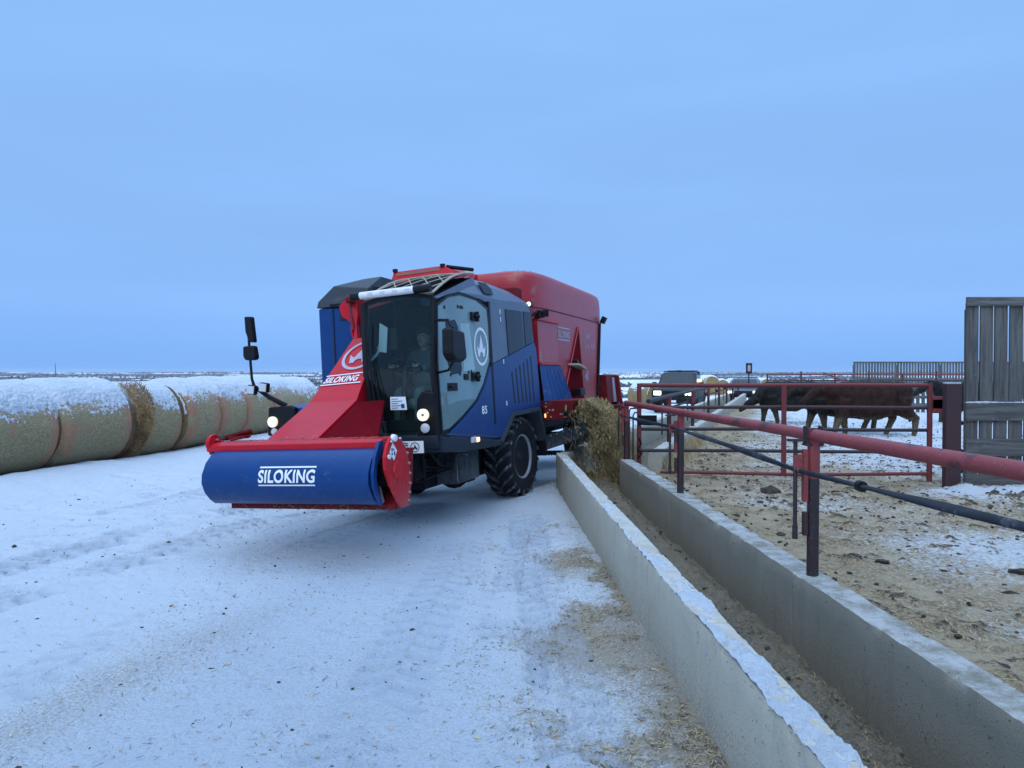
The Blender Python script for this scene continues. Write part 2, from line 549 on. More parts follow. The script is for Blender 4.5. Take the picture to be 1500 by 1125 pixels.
def pipe(name, col, worn):
    t = NT(name)
    f = t.noise(3.4, 8, 0.74, stretch=(1, 0.7, 1))
    c = t.mix(t.noise(5, 4), mul(col, 0.8), mul(col, 1.2))
    c = t.mix(t.ramp(f, worn, worn + 0.10), c, (0.022, 0.020, 0.024))
    c = t.mix(t.math('MULTIPLY', t.ramp(t.noise(22, 5, 0.7), 0.6, 0.75), 0.45), c, (0.13, 0.06, 0.035))
    c = t.mix(t.math('MULTIPLY', t.ramp(t.noise(60, 4, 0.7), 0.58, 0.72), 0.18), c, (0.42, 0.42, 0.44))
    t.set(Base_Color=c, Roughness=0.55, Normal=t.bump(t.noise(60, 3), 0.003))
    return t.m
m['redpipe'] = pipe('worn_red_pipe', (0.25, 0.040, 0.040), 0.55)
m['gatepipe'] = pipe('dull_dark_red_pipe', (0.15, 0.020, 0.022), 0.60)
m['blackpipe'] = pipe('black_red_pipe', (0.028, 0.013, 0.015), 0.46)
m['post'] = pipe('dark_maroon_post', (0.045, 0.015, 0.017), 0.64)
m['cable'] = M('black_belting', (0.022, 0.025, 0.033), 0.6, var=0.3, dirt=(0.26, 0.27, 0.30), damt=0.30, dscale=12)

def hay(name, a, b, red=0.0):
    t = NT(name)
    g = t.noise(60, 5, 0.7, stretch=(1, 1, 1))
    g2 = t.noise(28, 5, 0.75, stretch=(0.35, 1, 1))
    c = t.mix(t.ramp(g2, 0.3, 0.7), a, b)
    c = t.mix(t.math('MULTIPLY', t.ramp(g, 0.35, 0.6), 0.5), c, mul(a, 0.45))
    c = t.mix(t.math('MULTIPLY', t.ramp(t.noise(2.1, 4), 0.4, 0.7), 0.5), c, (0.36, 0.325, 0.19))
    if red:
        w = t.attr('wrap')
        c = t.mix(t.math('MULTIPLY', w, red), c, (0.52, 0.22, 0.14))
    geo = t.n('ShaderNodeNewGeometry')
    sp = t.n('ShaderNodeSeparateXYZ'); t.l(geo.outputs['Normal'], sp.inputs[0])
    up_ = t.ramp(sp.outputs[2], 0.0, 0.8, 0.0, 0.17)            # snow specks caught in the net, thicker towards the top
    wh = t.ramp(t.math('ADD', t.noise(75, 3), up_), 0.66, 0.72)
    c = t.mix(wh, c, (0.6, 0.63, 0.66))
    t.set(Base_Color=c, Roughness=0.9, Specular_IOR_Level=0.2, Normal=t.bump(t.math('ADD', g, g2), 0.03))
    return t.m
m['hay'] = hay('net_wrapped_hay', (0.34, 0.265, 0.14), (0.64, 0.515, 0.30), 0.72)
m['hay_end'] = hay('bare_hay', (0.27, 0.165, 0.065), (0.50, 0.34, 0.15))

def straw(name, cols):
    t = NT(name)
    inf = t.noise(3.1, 3, 0.6)
    g = t.noise(47, 2, 0.5)
    c = t.mix(t.ramp(g, 0.35, 0.65), cols[0], cols[1])
    c = t.mix(t.ramp(inf, 0.4, 0.7), c, cols[2])
    t.set(Base_Color=c, Roughness=0.85, Specular_IOR_Level=0.2)
    return t.m
m['straw'] = straw('straw', ((0.42, 0.34, 0.20), (0.58, 0.48, 0.30), (0.28, 0.22, 0.13)))
m['darkstraw'] = straw('dark_straw_bits', ((0.10, 0.08, 0.055), (0.22, 0.18, 0.11), (0.05, 0.042, 0.033)))
m['feed'] = straw('loose_feed', ((0.24, 0.18, 0.085), (0.42, 0.33, 0.17), (0.13, 0.10, 0.05)))
m['dung'] = M('frozen_dung', (0.055, 0.045, 0.036), 0.85, var=0.4, scale=20, dirt=(0.4, 0.41, 0.43), damt=0.15, dscale=14, bump=0.01, bscale=40)

# ------------------------------------------------------------------ lie of the land
TRUCK_O, HEAD, ROLL = Vector((-0.94, 10.81, -0.063)), R(-20), R(-3.0)
def truck_local(x, y):
    dx, dy = x - TRUCK_O.x, y - TRUCK_O.y
    c, s = math.cos(HEAD), math.sin(HEAD)
    return dx * c + dy * s, -dx * s + dy * c

def x_left(y):      # outer foot of the near bunk wall, bending right beyond y = 11.2
    y = np.asarray(y, float)
    return np.where(y < 11.2, 1.013 - 0.032 * y, 0.655 + 0.364 * (y - 11.2))
def x_left_in(y):
    y = np.asarray(y, float)
    return np.where(y < 11.05, 1.163 - 0.032 * y, 0.81 + 0.364 * (y - 11.05))
def x_right(y):     # inner face of the wall that carries the fence
    y = np.asarray(y, float)
    return np.where(y < 11.0, 1.82 - 0.032 * y, 2.05 + 0.352 * (y - 11.35) + 0.0)

def edge_r(x, y):
    a = np.where(np.asarray(y) > 1, np.asarray(x) / np.maximum(y, 1), -1)
    e = 46 + 52 * sstep(0.185, 0.27, a)
    return np.where(np.asarray(y) < 1, 300.0, e)
def far_z(x, y):
    r = np.hypot(x, y)
    d = np.maximum(0, r - edge_r(x, y))
    z = -33 * (1 - np.exp(-d / 260.0)) + 33 * sstep(500, 6500, r)
    hill = (fbm(x / 900.0, y / 600.0, 5, 4) - 0.5)
    z = z + hill * 26 * sstep(250, 5000, d)
    z = np.where(np.asarray(y) < 0, np.minimum(z, 0) * 0.4, z)
    return z
def yard_z(x, y):
    """smooth height of the snowy yard (without fine relief)"""
    x = np.asarray(x, float); y = np.asarray(y, float)
    lx, ly = truck_local(x, y)
    w = sstep(3.6, 1.6, np.abs(lx)) * sstep(-3.2, -0.8, ly) * sstep(7.5, 5.0, ly)
    z = w * (-0.113 + 0.052 * np.clip(lx, -1.5, 1.5))
    t = (x + 7.35) - 0.208 * (y - 12.1)                    # signed distance right of the bale row
    berm = np.exp(-((t - 0.15) / 0.75) ** 2) * sstep(7, 9, y)
    z = z + berm * (0.10 + 0.16 * fbm(y * 0.55, t * 0.4, 31, 2))
    z = z + 0.05 * (fbm(x * 0.22, y * 0.22, 9, 2) - 0.5)
    z = z + 0.05 * sstep(0.4, 0.05, x_left(y) - x) * (0.3 + fbm(y * 0.8, x * 0.5, 77, 2))
    return z - 0.15 * sstep(22, 36, y)
def pen_z(x, y):
    d = np.asarray(x) - (x_right(y) + 0.19)
    return 0.08 + 0.16 * np.exp(-np.maximum(d, 0) / 1.3) + 0.08 * (fbm(x * 0.5, y * 0.5, 21, 3) - 0.5) - 0.22 * sstep(22, 40, np.asarray(y))

# far terrain: one polar sheet out to the horizon
def build_terrain():
    rr = np.concatenate([np.linspace(0.5, 60, 60), np.geomspace(62, 9000, 170)])
    aa = np.concatenate([np.linspace(-math.pi, -0.75, 40), np.linspace(-0.74, 0.74, 420), np.linspace(0.75, math.pi, 40)])
    RR, AA = np.meshgrid(rr, aa, indexing='ij')
    X, Y = RR * np.sin(AA), RR * np.cos(AA)
    Z = far_z(X, Y) + 0.25 * (fbm(X * 0.12, Y * 0.12, 3, 3) - 0.5) * sstep(60, 90, RR)
    inside = sstep(-19, -15, X) * sstep(27, 22, X) * sstep(-6, -2, Y) * sstep(50, 40, Y)
    Z = Z - 0.14 - 0.45 * inside
    wood_m = fbm(X / 420.0, Y / 150.0, 41, 4)
    wood_m = sstep(0.50, 0.56, wood_m + 0.16 * sstep(700, 2600, RR) - 0.06) * sstep(160, 420, RR)
    me = grid_mesh('ground', X, Y, Z, attrs={'wood': wood_m})
    t = NT('far_snow_and_woods')
    f = t.noise(0.9, 5)
    c = t.mix(f, (0.74, 0.78, 0.82), (0.86, 0.88, 0.9))
    stub = t.ramp(t.noise(0.012, 6, 0.6, stretch=(1, 2.6, 1)), 0.48, 0.66)
    c = t.mix(t.math('MULTIPLY', stub, 0.30), c, (0.42, 0.40, 0.36))
    w = t.math('ADD', t.attr('wood'), t.math('MULTIPLY', t.math('SUBTRACT', t.noise(0.035, 6, 0.7, stretch=(1, 1.6, 1)), 0.5), 0.9))
    c = t.mix(t.ramp(w, 0.42, 0.6), c, t.mix(t.noise(0.2, 4), (0.05, 0.055, 0.065), (0.13, 0.13, 0.135)))
    t.set(Base_Color=c, Roughness=0.8, Specular_IOR_Level=0.2)
    o = link('ground', me, t.m)
    tag(o, kind='structure')
    return o
build_terrain()

def tracks(X, Y):
    """tyre prints, footprints and ruts pressed into the yard snow: height offsets"""
    z = np.zeros_like(X)
    def lug_track(x0, y0, slope, width, depth, y1, y2, seed, pitch=0.21):
        lat = (X - x0) - slope * (Y - y0)
        al = Y - y0 + 0.05 * fbm(Y * 0.9, X * 0.9, seed, 2)
        k = np.abs(lat)
        inb = sstep(width * 0.55, width * 0.42, k) * sstep(y1, y1 + 0.8, Y) * sstep(y2, y2 - 0.8, Y)
        ph = (al + 0.55 * k) / pitch + 0.5 * (lat > 0)
        g = sstep(0.12, 0.30, np.abs(ph - np.floor(ph) - 0.5))
        brk = sstep(0.27, 0.50, fbm(X * 1.3, Y * 1.3, seed, 3))
        return -inb * brk * depth * (0.35 + 0.65 * (1 - g)) 
    for a in ((-4.35, 7.0, 0.26, 0.50, 0.075, 4.0, 13, 3), (-3.45, 7.0, 0.28, 0.46, 0.060, 3.4, 12.0, 8), (-5.4, 7.0, 0.24, 0.46, 0.055, 4.0, 12.5, 12),
              (-2.3, 6.0, 0.22, 0.45, 0.030, 1.5, 10.5, 15), (0.12, 7.0, 0.05, 0.45, 0.055, 2.5, 9.6, 19), (-0.62, 5.0, 0.06, 0.45, 0.032, 1.5, 8.0, 23), (0.3, 4.0, -0.03, 0.4, 0.045, 1.5, 9.8, 27)):
        z += lug_track(*a)
    r = np.random.default_rng(5)
    for _ in range(70):            # footprints and kicked lumps on the bank below the bales
        px_, py_ = r.uniform(-6.4, -3.0), r.uniform(6.0, 12.5)
        ang = r.uniform(-0.6, 0.6)
        sl = (np.abs(X[0] - px_) < 0.4)
        rl = (np.abs(Y[:, 0] - py_) < 0.4)
        i = np.ix_(np.where(rl)[0], np.where(sl)[0]) if X.ndim == 2 else None
        xs, ys = X[i] - px_, Y[i] - py_
        u = xs * math.cos(ang) + ys * math.sin(ang); v = -xs * math.sin(ang) + ys * math.cos(ang)
        z[i] += -r.uniform(0.01, 0.045) * np.exp(-((u / 0.14) ** 2 + (v / 0.07) ** 2)) + 0.02 * np.exp(-(((u) / 0.2) ** 2 + ((v - 0.14) / 0.06) ** 2))
    return z

def build_yard():
    ys = np.concatenate([np.arange(0.6, 6, 0.022), np.arange(6, 13, 0.032), np.arange(13, 24, 0.09), np.arange(24, 44, 0.3)])
    s = np.concatenate([np.linspace(-16, -6.6, 100), np.linspace(-6.57, -3.0, 140)[0:], np.linspace(-2.98, 1.0, 210)])
    s = (s + 16) / 17.0
    S, Y = np.meshgrid(s, ys)
    X = -16 + (x_left(Y) + 0.06 + 16) * S
    lx, ly = truck_local(X, Y)
    Z = yard_z(X, Y)
    near = sstep(30, 14, Y)
    Z = Z + near * (0.020 * (fbm(X * 3.2, Y * 3.2, 2, 4) - 0.5) + 0.016 * (fbm(X * 11, Y * 9, 6, 4, 0.6) - 0.5))
    rough_bank = sstep(-1.5, -4.5, X) * sstep(4, 7, Y)
    Z = Z + rough_bank * near * 0.06 * (fbm(X * 5, Y * 4, 61, 4, 0.6) - 0.5)
    wall_d = x_left(Y) - X
    Z = Z + near * sstep(0.9, 0.1, wall_d) * 0.05 * (fbm(X * 6, Y * 4, 66, 4, 0.6) - 0.4)
    tr = tracks(X, Y) * sstep(26, 16, Y)
    Z = Z + tr
    bord = sstep(-16, -14.5, X) * sstep(0.6, 1.0, Y) * sstep(44, 38, Y)
    Z = Z * bord + (1 - bord) * -0.32
    dirt = 0.22 * fbm(X * 0.7, Y * 0.7, 14, 3)
    dirt = dirt + 0.55 * np.exp(-((X - 0.42) / 0.28) ** 2 - ((Y - 4.75) / 0.45) ** 2) + 0.22 * sstep(0.6, 0.0, wall_d) * sstep(6.2, 3.4, Y) + 0.12 * sstep(0.4, 0.0, wall_d)
    dirt = dirt + 0.30 * np.exp(-((X - 0.5) / 0.25) ** 2 - ((Y - 6.6) / 0.5) ** 2)
    dirt = dirt + 0.13 * np.exp(-(((X + 2.05) - 0.35 * (Y - 4.6)) / 0.3) ** 2) * sstep(2.6, 3.4, Y) * sstep(6.4, 5.0, Y)
    dirt = dirt + 0.14 * sstep(-3.0, -2.2, X) * sstep(11, 6, Y)
    patch = sstep(0.50, 0.66, fbm(X * 2.3, Y * 1.9, 35, 4, 0.6)) * sstep(1.15, 0.15, wall_d) * sstep(8.5, 5.5, Y)
    dirt = dirt + 0.30 * patch + 0.06 * sstep(1.2, 0.0, wall_d) * sstep(7, 4, Y)
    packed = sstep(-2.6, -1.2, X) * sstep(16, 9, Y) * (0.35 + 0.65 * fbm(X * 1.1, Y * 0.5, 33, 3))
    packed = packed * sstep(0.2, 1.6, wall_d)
    packed = np.clip(packed * 0.7 + np.clip(-tr / 0.045, 0, 1.2) * 0.8, 0, 1.3)  # grooves get a darker tone: painted shade along with pressed snow
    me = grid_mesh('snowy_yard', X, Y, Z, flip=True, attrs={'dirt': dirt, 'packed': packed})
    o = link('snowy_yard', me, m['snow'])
    tag(o, kind='structure')
build_yard()

def build_pen():
    ys = np.concatenate([np.arange(1.6, 7, 0.028), np.arange(7, 14, 0.045), np.arange(14, 30, 0.10), np.arange(30, 48, 0.3)])
    s = np.concatenate([np.linspace(0, 0.28, 190), np.linspace(0.2815, 1, 190)])
    S, Y = np.meshgrid(s, ys)
    X0 = x_right(Y) + 0.06
    X = X0 + (26 - X0) * S
    Z = pen_z(X, Y)
    near = sstep(40, 12, Y)
    clod = fbm(X * 6.5, Y * 6.5, 51, 4, 0.6)
    Z = Z + near * (0.17 * np.maximum(0, clod - 0.52) - 0.10 * np.maximum(0, fbm(X * 4.2, Y * 4.2, 58, 3) - 0.60) + 0.03 * (fbm(X * 2.2, Y * 2.2, 52, 3) - 0.5) + 0.022 * (fbm(X * 19, Y * 19, 53, 3) - 0.5))
    bank = np.exp(-((Y - 9.75) / 0.5) ** 2) * sstep(4.6, 6.2, X)          # snow bank along the foot of the windbreak
    Z = Z + bank * (0.03 + 0.14 * fbm(X * 3, Y * 3, 55, 4))
    bord = sstep(26, 24, X) * sstep(1.6, 2.0, Y) * sstep(48, 42, Y)
    Z = Z * bord - (1 - bord) * 0.3
    d = X - (X0 + 0.2)
    snow = 0.20 + 0.50 * fbm(X * 0.6, Y * 0.9, 57, 5) + 0.42 * sstep(9.5, 16, Y) * sstep(1.0, 4, d) + 0.55 * bank - 0.30 * sstep(1.3, 0.2, d)
    snow = snow + 0.22 * np.exp(-((Y - 6.6) / 1.1) ** 2) * sstep(0.6, 2.0, d) + 0.15 * sstep(13, 24, Y)
    me = grid_mesh('pen_ground', X, Y, Z, flip=True, attrs={'snowy': snow, 'clod': clod})
    t = NT('straw_dung_and_snow')
    c = t.mix(t.ramp(t.noise(38, 6, 0.75), 0.35, 0.65), (0.17, 0.125, 0.075), (0.50, 0.39, 0.245))
    c = t.mix(t.ramp(t.noise(3.1, 5), 0.4, 0.65), c, t.mix(t.noise(70, 3), (0.38, 0.305, 0.20), (0.58, 0.475, 0.325)))
    dk = t.ramp(t.math('ADD', t.attr('clod'), t.math('MULTIPLY', t.math('SUBTRACT', t.noise(30, 4), 0.5), 0.5)), 0.63, 0.76)
    c = t.mix(dk, c, t.mix(t.noise(50, 3), (0.06, 0.048, 0.034), (0.17, 0.135, 0.09)))
    f = t.math('ADD', t.attr('snowy'), t.math('MULTIPLY', t.math('SUBTRACT', t.noise(24, 7, 0.75), 0.5), 1.3))
    f = t.math('SUBTRACT', f, t.math('MULTIPLY', dk, 0.35))
    c = t.mix(t.ramp(f, 0.44, 0.72, 0, 0.9), c, (0.70, 0.75, 0.80))
    t.set(Base_Color=c, Roughness=0.85, Specular_IOR_Level=0.25)
    t.set(Normal=t.bump(t.math('ADD', t.noise(45, 6, 0.7), t.noise(140, 3)), 0.02))
    o = link('pen_ground', me, t.m)
    tag(o, kind='structure')
build_pen()

# trough floor with the remains of feed
def trough_z(x, y):
    u = (x - x_left_in(y)) / np.maximum(0.3, x_right(y) - x_left_in(y))
    return 0.035 + 0.10 * (fbm(x * 3.5, y * 1.6, 81, 4) - 0.35) * np.sin(np.clip(u, 0, 1) * math.pi) + 0.13 * (fbm(x * 9, y * 7, 83, 6, 0.68) - 0.5) + 0.06 * np.exp(-((u - 0.80) / 0.12) ** 2) * fbm(y * 2.2, x * 2, 85, 3) + 0.10 * np.exp(-((y - 11.5) / 0.9) ** 2) * np.exp(-((x - 1.5) / 0.42) ** 2)
def build_trough():
    ys = np.concatenate([np.arange(0.6, 6, 0.018), np.arange(6, 14, 0.03), np.arange(14, 44, 0.2)])
    S, Y = np.meshgrid(np.linspace(0, 1, 60), ys)
    a, b = x_left_in(Y) - 0.05, x_right(Y) + 0.05
    X = a + (b - a) * S
    Z = trough_z(X, Y)
    green = fbm(X * 1.5, Y * 0.6, 84, 3)
    me = grid_mesh('trough_floor', X, Y, Z, flip=True, attrs={'feed': green + 0.35 * sstep(0.5, 0.7, S)})
    t = NT('trodden_feed')
    c = t.mix(t.ramp(t.noise(60, 6, 0.75), 0.35, 0.65), (0.105, 0.098, 0.080), (0.27, 0.25, 0.205))
    c = t.mix(t.ramp(t.attr('feed'), 0.5, 0.9), c, t.mix(t.noise(80, 4), (0.14, 0.125, 0.095), (0.34, 0.305, 0.235)))
    c = t.mix(t.ramp(t.noise(16, 6, 0.7), 0.6, 0.72), c, (0.03, 0.026, 0.02))
    c = t.mix(t.ramp(t.noise(11, 7, 0.75), 0.66, 0.74, 0, 0.7), c, (0.6, 0.62, 0.65))
    t.set(Base_Color=c, Roughness=0.9, Specular_IOR_Level=0.2, Normal=t.bump(t.noise(55, 6, 0.75), 0.025))
    tag(link('trough_floor', me, t.m), kind='structure')
build_trough()

# ------------------------------------------------------------------ concrete bunk walls
def bunk_wall(name, label, fa, fb, y0, y1, ztop, mat, joints=(), rag=0.018, seed=1):
    """wall swept along y between the foot lines fa(y) and fb(y), ragged cast edges, recessed joints"""
    ys = np.arange(y0, y1, 0.045)
    for j in joints:
        ys = np.concatenate([ys, [j - 0.018, j - 0.009, j, j + 0.009, j + 0.018]])
    ys = np.unique(np.concatenate([ys, [y1]]))
    nd, ntp = 9, 7
    prof = [(0.0, k / nd) for k in range(nd)] + [(0.0, 0.955), (0.06, 1.0)] + [(0.06 + 0.88 * k / ntp, 1.0) for k in range(1, ntp)] + [(0.94, 1.0), (1.0, 0.955)] + [(1.0, 1 - (k + 1) / nd) for k in range(nd)]
    A = np.array([p[0] for p in prof]); Hh = np.array([p[1] for p in prof])
    Y = np.repeat(ys[:, None], len(prof), 1)
    T = np.repeat(A[None], len(ys), 0); H = np.repeat(Hh[None], len(ys), 0)
    X = fa(Y) * (1 - T) + fb(Y) * T
    Z = -0.3 + (ztop + 0.3) * H
    topm = (H > 0.94)
    edge = topm & ((T < 0.08) | (T > 0.92))
    Z = Z + topm * (0.012 * (fbm(Y * 5, T * 2, seed, 3) - 0.5))
    nick = np.maximum(0, fbm(Y * 9, T * 3, seed + 5, 4, 0.65) - 0.58) * 0.12
    Z = Z - edge * nick
    X = X + edge * np.where(T < 0.5, 1, -1) * nick * 0.8
    X = X + (~topm) * np.where(T < 0.5, -1, 1) * (rag * (fbm(Y * 0.9, H * 2, seed + 9, 4) - 0.5))
    for j in joints:
        g = np.exp(-((Y - j) / 0.007) ** 2)
        X = X + g * (~topm) * np.where(T < 0.5, 1, -1) * 0.014
        Z = Z - g * topm * 0.014
    o = link(name, grid_mesh(name, X, Y, Z), mat)
    me = o.data
    bm = bmesh.new(); bm.from_mesh(me)
    bm.verts.ensure_lookup_table()
    n = len(prof)
    for i0 in (0, (len(ys) - 1) * n):
        try: bm.faces.new([bm.verts[i0 + k] for k in range(n)])
        except ValueError: pass
    bmesh.ops.recalc_face_normals(bm, faces=bm.faces)
    bm.to_mesh(me); bm.free()
    me.set_sharp_from_angle(angle=R(40))
    tag(o, label, 'concrete wall')
    return o
wl = bunk_wall('concrete_wall', 'long pale concrete feed bunk wall with snow on its top, beside the snowy yard', x_left, x_left_in, 0.7, 44, 0.5, m['concrete'], (3.6, 6.5, 9.4), seed=1)
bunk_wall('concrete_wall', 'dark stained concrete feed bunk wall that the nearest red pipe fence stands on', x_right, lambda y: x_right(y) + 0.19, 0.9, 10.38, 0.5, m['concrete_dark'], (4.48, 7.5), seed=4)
bunk_wall('concrete_wall', 'low concrete bunk wall beyond the gate with straw heaped against it', lambda y: -1.94 + 0.352 * y, lambda y: -1.74 + 0.352 * y, 11.4, 44, 0.5, m['concrete'], (16.9,), seed=7)

def wall_snow():
    ys = np.arange(1.0, 15, 0.02)
    S, Y = np.meshgrid(np.linspace(0, 1, 14), ys)
    X = x_left(Y) * (1 - S) + x_left_in(Y) * S
    mask = fbm(X * 9, Y * 4.5, 91, 6, 0.7) + 0.10 * sstep(5.2, 3.0, Y) - 0.07 * sstep(5.2, 9, Y) - (0.10 + 0.16 * sstep(4.5, 7, Y)) * sstep(0.45, 0.95, S) + 0.05 * sstep(0.4, 0.0, S)
    th = np.clip((mask - 0.535) / 0.16, -0.7, 1)
    Z = 0.500 + 0.018 * th + 0.026 * (fbm(X * 24, Y * 24, 92, 4, 0.7) - 0.5)
    X = X + (S - 0.5) * -0.012
    o = link('snow_cover', grid_mesh('snow_cover', X, Y, Z, flip=True), m['snow_clean'], wl)
wall_snow()

# ------------------------------------------------------------------ round hay bales
def bale(name, label, loc, rotz, length, radius, seed, group=None, snow_line=0.22, bare_end=0.0, tilt=0.0, simple=False):
    """round bale lying with its axis along local y; base at z = 0"""
    o = thing(name, label, 'hay bale', loc, (0, tilt, rotz), group)
    n, mm = (100, 52) if not simple else (40, 10)
    th = np.linspace(0, 2 * math.pi, n + 1)[:-1]
    ys = np.linspace(-length / 2, length / 2, mm)
    TH, Y = np.meshgrid(th, ys)
    def rad(TH, Y):
        e = np.abs(Y) / (length / 2)
        r = radius * (1 - 0.10 * sstep(0.82, 1.0, e) ** 1.6 + 0.02 * fbm(Y * 0 + seed * 3.3, TH * 0.6, seed + 40, 2))
        r = r + 0.045 * (fbm(np.cos(TH) * 2 + 7, np.sin(TH) * 2 + Y * 1.4 + seed, seed, 3) - 0.5)
        r = r + 0.018 * (fbm(TH * 14, Y * 4 + seed, seed + 3, 3, 0.6) - 0.5)
        return r * (1 - 0.05 * np.maximum(0, -np.cos(TH)) ** 3)     # a little flat underneath
    RR = rad(TH, Y)
    X = RR * np.sin(TH); Z = radius * 0.97 + RR * np.cos(TH)
    co = np.stack([X.ravel(), Y.ravel(), Z.ravel()], 1)
    i, j = np.meshgrid(np.arange(mm - 1), np.arange(n), indexing='ij')
    f = np.stack([i * n + j, i * n + (j + 1) % n, (i + 1) * n + (j + 1) % n, (i + 1) * n + j], -1).reshape(-1, 4)
    me = np_mesh('net_wrap', co, f)
    wrap = sstep(length / 2 - 0.26, length / 2 - 0.20, np.abs(Y)) * 0.8 * (fbm(TH * 3, Y * 3, seed, 2) > 0.38)
    wrap = wrap + 0.5 * (fbm(TH * 1.5, Y * 0 + seed, seed + 8, 2) > 0.6) * sstep(0.08, 0.03, np.abs(Y - 0.25 * length * math.sin(seed)))
    at = me.attributes.new('wrap', 'FLOAT', 'POINT'); at.data.foreach_set('value', np.clip(wrap, 0, 1).astype(np.float32).ravel())
    link('net_wrap', me, m['hay_end'] if bare_end > 0.5 else m['hay'], o)
    # the two ends, spiral layered
    for sg in (-1, 1):
        e = MB()
        rings = []
        for q in np.linspace(1, 0.04, 13 if not simple else 5):
            rr_ = rad(th, np.full_like(th, sg * length / 2)) * q
            yy = sg * (length / 2 + 0.05 * (1 - q ** 2)) + 0.025 * (fbm(np.cos(th) * q * 9 + 5, np.sin(th) * q * 9 + seed, seed + sg, 3) - 0.5)
            rings.append([(rr_[k] * math.sin(th[k]), yy[k], radius * 0.97 + rr_[k] * math.cos(th[k])) for k in range(n)])
        e.loft(rings, caps=False)
        e.build('bale_end', m['hay_end'], o, smooth=True)
    # snow lying over the top
    span = 1.45
    ns, ms = (170, 110) if not simple else (24, 8)
    TH, Y = np.meshgrid(np.linspace(-span, span, ns), np.linspace(-length / 2 - 0.03, length / 2 + 0.03, ms))
    g = fbm(TH * radius * 3.0, Y * 2.4, seed + 20, 3) * 0.45 + fbm(TH * radius * 26, Y * 24, seed + 23, 3, 0.75) * 0.85
    snow_line_ = snow_line + 0.16 * (fbm(Y * 1.1 + seed, TH * 0 + seed, seed + 31, 2) - 0.5) + 0.05 * math.sin(seed * 1.7)
    mask = np.cos(TH) - snow_line_ + (g - 0.65) * (0.95 - 0.55 * sstep(0.62, 0.85, np.cos(TH)))
    t_ = np.clip(mask / 0.5, -0.4, 1)
    rs = rad(TH, np.clip(Y, -length / 2, length / 2)) + 0.004 + 0.040 * t_ + 0.01 * (fbm(TH * 8, Y * 8, seed + 4, 3) - 0.5)
    rs = rs - 0.05 * sstep(length / 2 - 0.02, length / 2 + 0.03, np.abs(Y))
    me = grid_mesh('snow_cover', rs * np.sin(TH), Y, radius * 0.97 + rs * np.cos(TH), flip=False)
    link('snow_cover', me, m['snow_clean'], o)
    return o

th_row = R(12.0)
rowd = np.array([math.sin(th_row), math.cos(th_row)])
rown = np.array([math.cos(th_row), -math.sin(th_row)])
E0 = np.array([-7.2, 12.1])
seams = [-1.5, 0.0, 1.57, 3.2, 4.32, 5.36, 6.6, 7.9, 9.2]
bl = ['nearest snow topped hay bale, cut off by the left edge of the photo',
      'hay bale with red wrap patches and broad snow top, left of the torn brown bale',
      'hay bale with a torn brown unwrapped end and snow on top',
      'pale tan snow topped bale next beyond the torn brown bale',
      'narrow snow sprinkled bale with a red wrap edge, above the red flange of the bucket',
      'snow sprinkled bale behind the lamps under the right hand mirror of the feed truck',
      'bale half hidden behind the blue headlamp hood of the feed truck',
      'farthest bale of the row, its top showing over the blue headlamp hood']
for k in range(len(seams) - 1):
    a, b = seams[k], seams[k + 1]
    rad_ = 0.755 + 0.010 * math.sin(k * 2.3)
    c = E0 + rowd * (a + b) / 2 - rown * (rad_ + (0.06 * math.sin(k * 2.9 + 1.0) if k != 2 else 0.10))
    lab = bl[k]
    zz = float(yard_z(c[0] + 0.5, c[1])) - 0.10
    ob = bale('hay_bale', lab, (c[0], c[1], max(-0.08, zz)), -th_row + 0.03 * math.sin(k * 5), (b - a) + (-0.02 if k != 2 else -0.05), rad_, 10 + k, 'round bales lying in a row by the yard', 0.48 if k < 3 else 0.58)
# torn brown hay between the third and fourth bales: loose straws hanging on the torn bale
c = E0 + rowd * 1.72
n = 2600
hh = rng.uniform(0.1, 1.5, n)
ang = np.arccos(np.clip((hh - 0.78) / 0.82, -1, 1))
P = np.stack([c[0] - 0.80 * rown[0] + rown[0] * 0.83 * np.sin(ang), c[1] - 0.80 * rown[1] + rown[1] * 0.83 * np.sin(ang), hh], 1)
P[:, :2] += rowd * rng.uniform(-0.08, 0.42, n)[:, None] * (0.3 + hh[:, None] / 1.5)
torn = blades('torn_hay', P, rng.normal(size=(n, 3)) * np.array([0.6, 0.6, 1.0]) + np.array([0.1, 0, -0.3]), rng.uniform(0.05, 0.16, n), rng.uniform(0.004, 0.010, n), straw('torn_brown_hay', ((0.34, 0.21, 0.085), (0.52, 0.36, 0.17), (0.22, 0.135, 0.06))))
tag(torn, 'loose brown hay hanging from the torn bale', 'hay')

